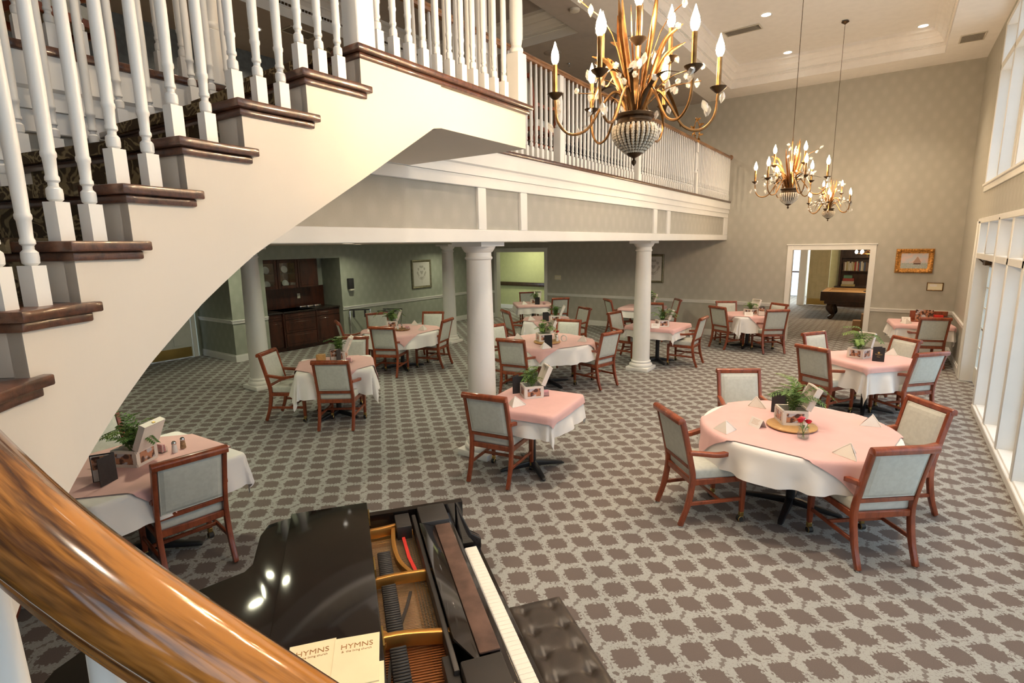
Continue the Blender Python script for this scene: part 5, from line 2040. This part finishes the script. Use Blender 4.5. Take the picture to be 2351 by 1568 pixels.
for a, b in ((.02, .40), (1.32, 1.96)):
    cab_front('drawer', t, .60, a, b, .74, .87)
    cab_front('door', t, .60, a, b, .12, .72)
for z0, z1 in ((.74, .87), (.43, .72), (.12, .41)):
    cab_front('drawer', t, .64, .46, 1.26, z0, z1)
for y in (.435, 1.285):
    MB().lathe([(.018, .1), (.022, .12), (.015, .16), (.015, .8), (.022, .84), (.018, .88)], 10, (.645, y, 0)).build('pilaster', M['cab'], t)
o = MB().box(-11.84, -11.20, 6.363, 8.337, .89, .925).box(-11.84, -11.17, 6.78, 7.66, .89, .925).build('countertop', M['counter'], bevel=.006)
tag(o, 'dark stone worktop on the cherry base cabinet', 'worktop')
t = thing('wall_cabinet', 'dark cherry wall cabinet with two glass doors in the left niche', 'cabinet', (-11.85, 6.36, 1.42))
MB().box(.005, .02, .01, 1.62, 0, .68).box(.02, .34, .01, .03, 0, .68).box(.02, .34, 1.60, 1.62, 0, .68).box(.02, .34, .03, 1.60, 0, .02).box(.02, .34, .03, 1.60, .66, .68).box(.02, .34, 1.06, 1.08, .02, .66).build('carcass', M['cab'], t, smooth=False)
MB().box(.02, .33, .03, 1.06, .335, .35).build('shelf', M['cab'], t, smooth=False)
cab_front('door', t, .34, .02, .54, .01, .67, True)
cab_front('door', t, .34, .55, 1.07, .01, .67, True)
cab_front('door', t, .34, 1.08, 1.61, .01, .67)
struct('trim_10', MB().box(-11.848, -11.835, 6.36, 8.335, .925, 1.42), M['cab'], smooth=False)
rnd = random.Random(11)
gb = MB().lathe([(.028, 0), (.030, .004), (.005, .010), (.005, .05), (.026, .075), (.032, .115), (.029, .115), (.022, .078), (.004, .055)], 10).mesh('glassware', M['vase'])
dp = MB().lathe([(.03, 0), (.075, .012), (.085, .02), (.075, .015), (.03, .004)], 14).mesh('plate', M['dish'])
n_ = 0
for sh, z in enumerate((1.445, 1.775)):
    for i in range(6):
        n_ += 1
        o = put('wine_glass' if i % 3 != 1 else 'china_plate', gb if i % 3 != 1 else dp, None, (-11.66 + .06 * (i % 2), 6.52 + .165 * i, z + (.09 if i % 3 == 1 else 0)), (0, 1.35 if i % 3 == 1 else 0, 0))
        tag(o, ('clear stemmed glass' if i % 3 != 1 else 'white plate standing up') + ', ' + ('first', 'second', 'third', 'fourth', 'fifth', 'sixth')[i] + ' from the left on the ' + ('lower', 'upper')[sh] + ' shelf behind the cabinet doors', 'glass' if i % 3 != 1 else 'plate', 'glassware behind the cabinet doors' if i % 3 != 1 else 'plates behind the cabinet doors')
t = thing('wall_outlet', 'ivory outlet plate on the cherry back of the niche', 'outlet', (-11.834, 7.62, 1.20))
MB().box(0, .006, -.04, .04, -.06, .06).build('plate', M['plate'], t, bevel=.002, seg=1)
for z in (-.026, .026):
    MB().box(.006, .009, -.018, .018, z - .016, z + .016).build('socket', M['dish'], t, bevel=.002, seg=1)
t = thing('counter_tray', 'low steel divided tray on the dark niche worktop', 'tray', (-11.58, 7.72, .925))
for i in range(3):
    MB().box(-.08, .08, -.30 + .2 * i, -.12 + .2 * i, .005, .06).build('compartment', M['chrome'], t, bevel=.006)
MB().box(-.09, .09, -.31, .31, 0, .006).build('base', M['black'], t, smooth=False)


def tray_stand(x, y, rz, spread, label):
    t = thing('tray_stand', label, 'stand', (x, y, 0), rz, 'chrome folding tray stands')
    for s in (1, -1):
        P = [(-.25, s * spread, .0), (-.25, -s * spread, .80), (.25, -s * spread, .80), (.25, s * spread, .0)]
        MB().tube([P[0], P[1]], .011, 8).build('leg', M['chrome'], t)
        MB().tube([P[3], P[2]], .011, 8).build('leg', M['chrome'], t)
        MB().tube([P[1], P[2]], .012, 8).build('top_bar', M['black'], t)
        MB().tube([(-.25, s * spread * .6, .15), (.25, s * spread * .6, .15)], .007, 6).build('cross_bar', M['chrome'], t)
    for x_ in (-.14, .14):
        if spread > .1:
            pts = [(x_, -spread, .812), (x_, 0, .79), (x_, spread, .812)]
        else:
            pts = [(x_, -spread - .014, .812), (x_, -spread - .02, .70), (x_, -spread - .016, .62)]
        MB().sweep(pts, rect(.05, .005)).build('strap', M['menu'], t)
    return t


tray_stand(-10.86, 8.66, .75, .05, 'folded chrome tray stand with hanging black straps beside the niche')
tray_stand(-10.12, 9.0, .55, .22, 'open chrome tray stand behind the table under the leaf print wall')

# ------------------------------------------------------------------ balcony furniture
t = thing('navy_sofa', 'long navy upholstered sofa behind the balcony balusters', 'sofa', (-4.35, 8.95, ZL))
MB().box(-.32, .32, -1.1, 1.1, .12, .44).build('seat', M['navy'], t, bevel=.04)
MB().box(.16, .34, -1.1, 1.1, .44, .88).build('back', M['navy'], t, bevel=.05)
for y in (-1.16, 1.16):
    MB().box(-.32, .32, y - .07, y + .07, .12, .62).build('arm', M['navy'], t, bevel=.04)
for sx in (-.27, .27):
    for y in (-1.1, 1.1):
        MB().box(sx - .025, sx + .025, y - .025, y + .025, 0, .12).build('leg', M['darkwood'], t, smooth=False)
t = thing('gilt_wreath', 'small gold wire wreath on the balcony rail near the far wall', 'ornament', (-3.375, 11.17, ZL + 1.0))
MB().lathe([(.06, 0), (.06, .02), (.02, .03)], 14).build('base', M['gilt'], t)
MB().tube([(0, .17 * cos(a * PI / 12), .22 + .17 * sin(a * PI / 12)) for a in range(25)], .009, 6).build('hoop', M['gilt'], t)
lf = blade([(0, 0, 0), (.02, 0, .03), (.02, 0, .07), (.0, 0, .10)], .016).mesh('leaf', M['gilt'])
for i in range(16):
    a = i * PI / 8
    put('leaf', lf, t, (0, .17 * cos(a), .22 + .17 * sin(a)), (-a + PI / 2 + .6 * (-1) ** i, 0, i))

# ------------------------------------------------------------------ billiard room
t = thing('billiard_table', 'dark carved billiard table with tan cloth in the room beyond the doorway', 'table', (-.35, 19.15, 0))
MB().box(-1.13, 1.13, -.66, .66, .78, .80).build('bed', M['tanfelt'], t, smooth=False)
f = MB()
for a, b, c_, d in ((-1.27, 1.27, -.78, -.64), (-1.27, 1.27, .64, .78), (-1.27, -1.12, -.64, .64), (1.12, 1.27, -.64, .64)):
    f.box(a, b, c_, d, .76, .845)
f.build('rail', M['tanfelt'], t, bevel=.012)
f = MB()
for a, b, c_, d in ((-1.30, 1.30, -.81, -.77), (-1.30, 1.30, .77, .81), (-1.30, -1.26, -.77, .77), (1.26, 1.30, -.77, .77)):
    f.box(a, b, c_, d, .56, .835)
f.box(-1.2, 1.2, -.7, .7, .46, .76).build('apron', M['darkwood'], t, bevel=.01)
for sx in (-1.0, 1.0):
    for sy in (-.55, .55):
        MB().tube(curve_pts([(sx, sy, .50), (sx * 1.07, sy * 1.1, .38), (sx * 1.0, sy, .22), (sx * .96, sy * .96, .12), (sx * 1.05, sy * 1.06, .02)], 4), [.085] * 4 + [.10, .10, .095, .085, .075, .07, .06, .055, .055, .055, .06, .065, .07], 10).build('leg', M['darkwood'], t)
for sx in (-1.2, 1.2):
    for sy in (-.72, .72):
        MB().lathe([(.025, -.22), (.055, -.16), (.062, -.03), (.064, 0)], 10, (sx, sy, .80)).build('pocket', M['menu'], t)
t = thing('ball_rack', 'black ball rack with red balls on the billiard table', 'rack', (-.42, 19.1, .80))
MB().tube([(-.17, -.1, .03), (.17, -.1, .03), (0, .2, .03), (-.17, -.1, .03)], .016, 6).build('rack_frame', M['menu'], t)
for i in range(3):
    MB().ball((-.06 + .06 * i, -.04, .029), .028, 10, 8).build('ball', M['redfelt'], t)
t = thing('bookcase', 'tall espresso bookcase full of books beyond the billiard table', 'bookcase', (-1.50, 22.28, 0))
MB().box(0, 1.6, -.08, .30, 0, .68).box(0, .06, 0, .3, .68, 2.6).box(1.54, 1.6, 0, .3, .68, 2.6).box(.06, 1.54, .27, .3, .68, 2.6).box(-.1, 1.6, -.12, .3, .68, .72).build('carcass', M['darkwood'], t, smooth=False)
for z in (1.24, 1.72, 2.2):
    MB().box(.06, 1.54, .02, .27, z, z + .03).build('shelf', M['darkwood'], t, smooth=False)
BC = [mat('book_cloth', c_, .6, var=.05) for c_ in ((.55, .52, .42), (.35, .06, .05), (.08, .12, .22), (.50, .42, .20), (.70, .68, .60), (.10, .22, .14), (.18, .12, .09))]
cn = ('ivory', 'red', 'navy', 'ochre', 'white', 'green', 'brown')
x = .12
k = 0
while x < 1.2:
    w_ = rnd.uniform(.035, .06)
    h_ = rnd.uniform(.26, .34)
    c_ = rnd.randrange(7)
    o = MB().box(0, w_ - .004, .0, .17, 0, h_).build('book', BC[c_], bevel=.003, seg=1)
    o.location = (-1.50 + x, 22.30, 1.27)
    tag(o, ORD[k] + ' book from the left on the billiard room bookcase shelf, ' + cn[c_] + ' spine', 'book', 'books in the billiard room bookcase')
    x += w_
    k += 1
for i, (w_, h_, z, c_, lb) in enumerate(((.42, .07, .722, 3, 'flat orange-brown game box, lowest in the bookcase stack'), (.36, .11, .794, 0, 'ivory game box in the bookcase stack'), (.34, .10, .906, 1, 'red game box in the bookcase stack'), (.26, .10, 1.008, 5, 'green game box topmost of the bookcase stack'))):
    o = MB().box(0, w_, 0, .2, 0, h_).build('game_box', BC[c_], bevel=.004, seg=1)
    o.location = (-1.40 + .02 * i, 22.28, z + .0)
    tag(o, lb, 'box', 'stacked game boxes')
t = thing('billiard_lamp', 'amber chandelier with lit bulbs above the billiard table', 'chandelier', (-.60, 19.1, 1.93))
MB().tube([(.28 * cos(a * PI / 10), .28 * sin(a * PI / 10), 0) for a in range(21)], .012, 6).build('hoop', M['bronze'], t)
MB().tube([(0, 0, -.1), (0, 0, 1.07)], .01, 6).build('stem', M['bronze'], t)
for i in range(6):
    a = i * PI / 3
    ar = MB().tube([(0, 0, .1), (.16 * cos(a), .16 * sin(a), -.02), (.28 * cos(a), .28 * sin(a), 0)], .008, 5).build('arm', M['bronze'], t)
    MB().lathe([(.012, 0), (.036, .03), (.040, .07), (.02, .11), (.0005, .12)], 10, (.28 * cos(a), .28 * sin(a), 0)).build('bulb', M['lens'], ar)
for i, (x, y, w_, h_, lb) in enumerate(((-.60, 16.55, .18, .26, 'small cardboard carton just inside the billiard doorway'), (-.40, 16.75, .24, .42, 'taller cardboard carton beside the doorway jamb'))):
    o = MB().box(-w_ / 2, w_ / 2, -.14, .14, 0, h_).box(-w_ / 2, w_ / 2, -.142, -.02, h_, h_ + .004).build('carton', M['card'], bevel=.002, seg=1)
    o.location = (x, y, 0)
    tag(o, lb, 'box')
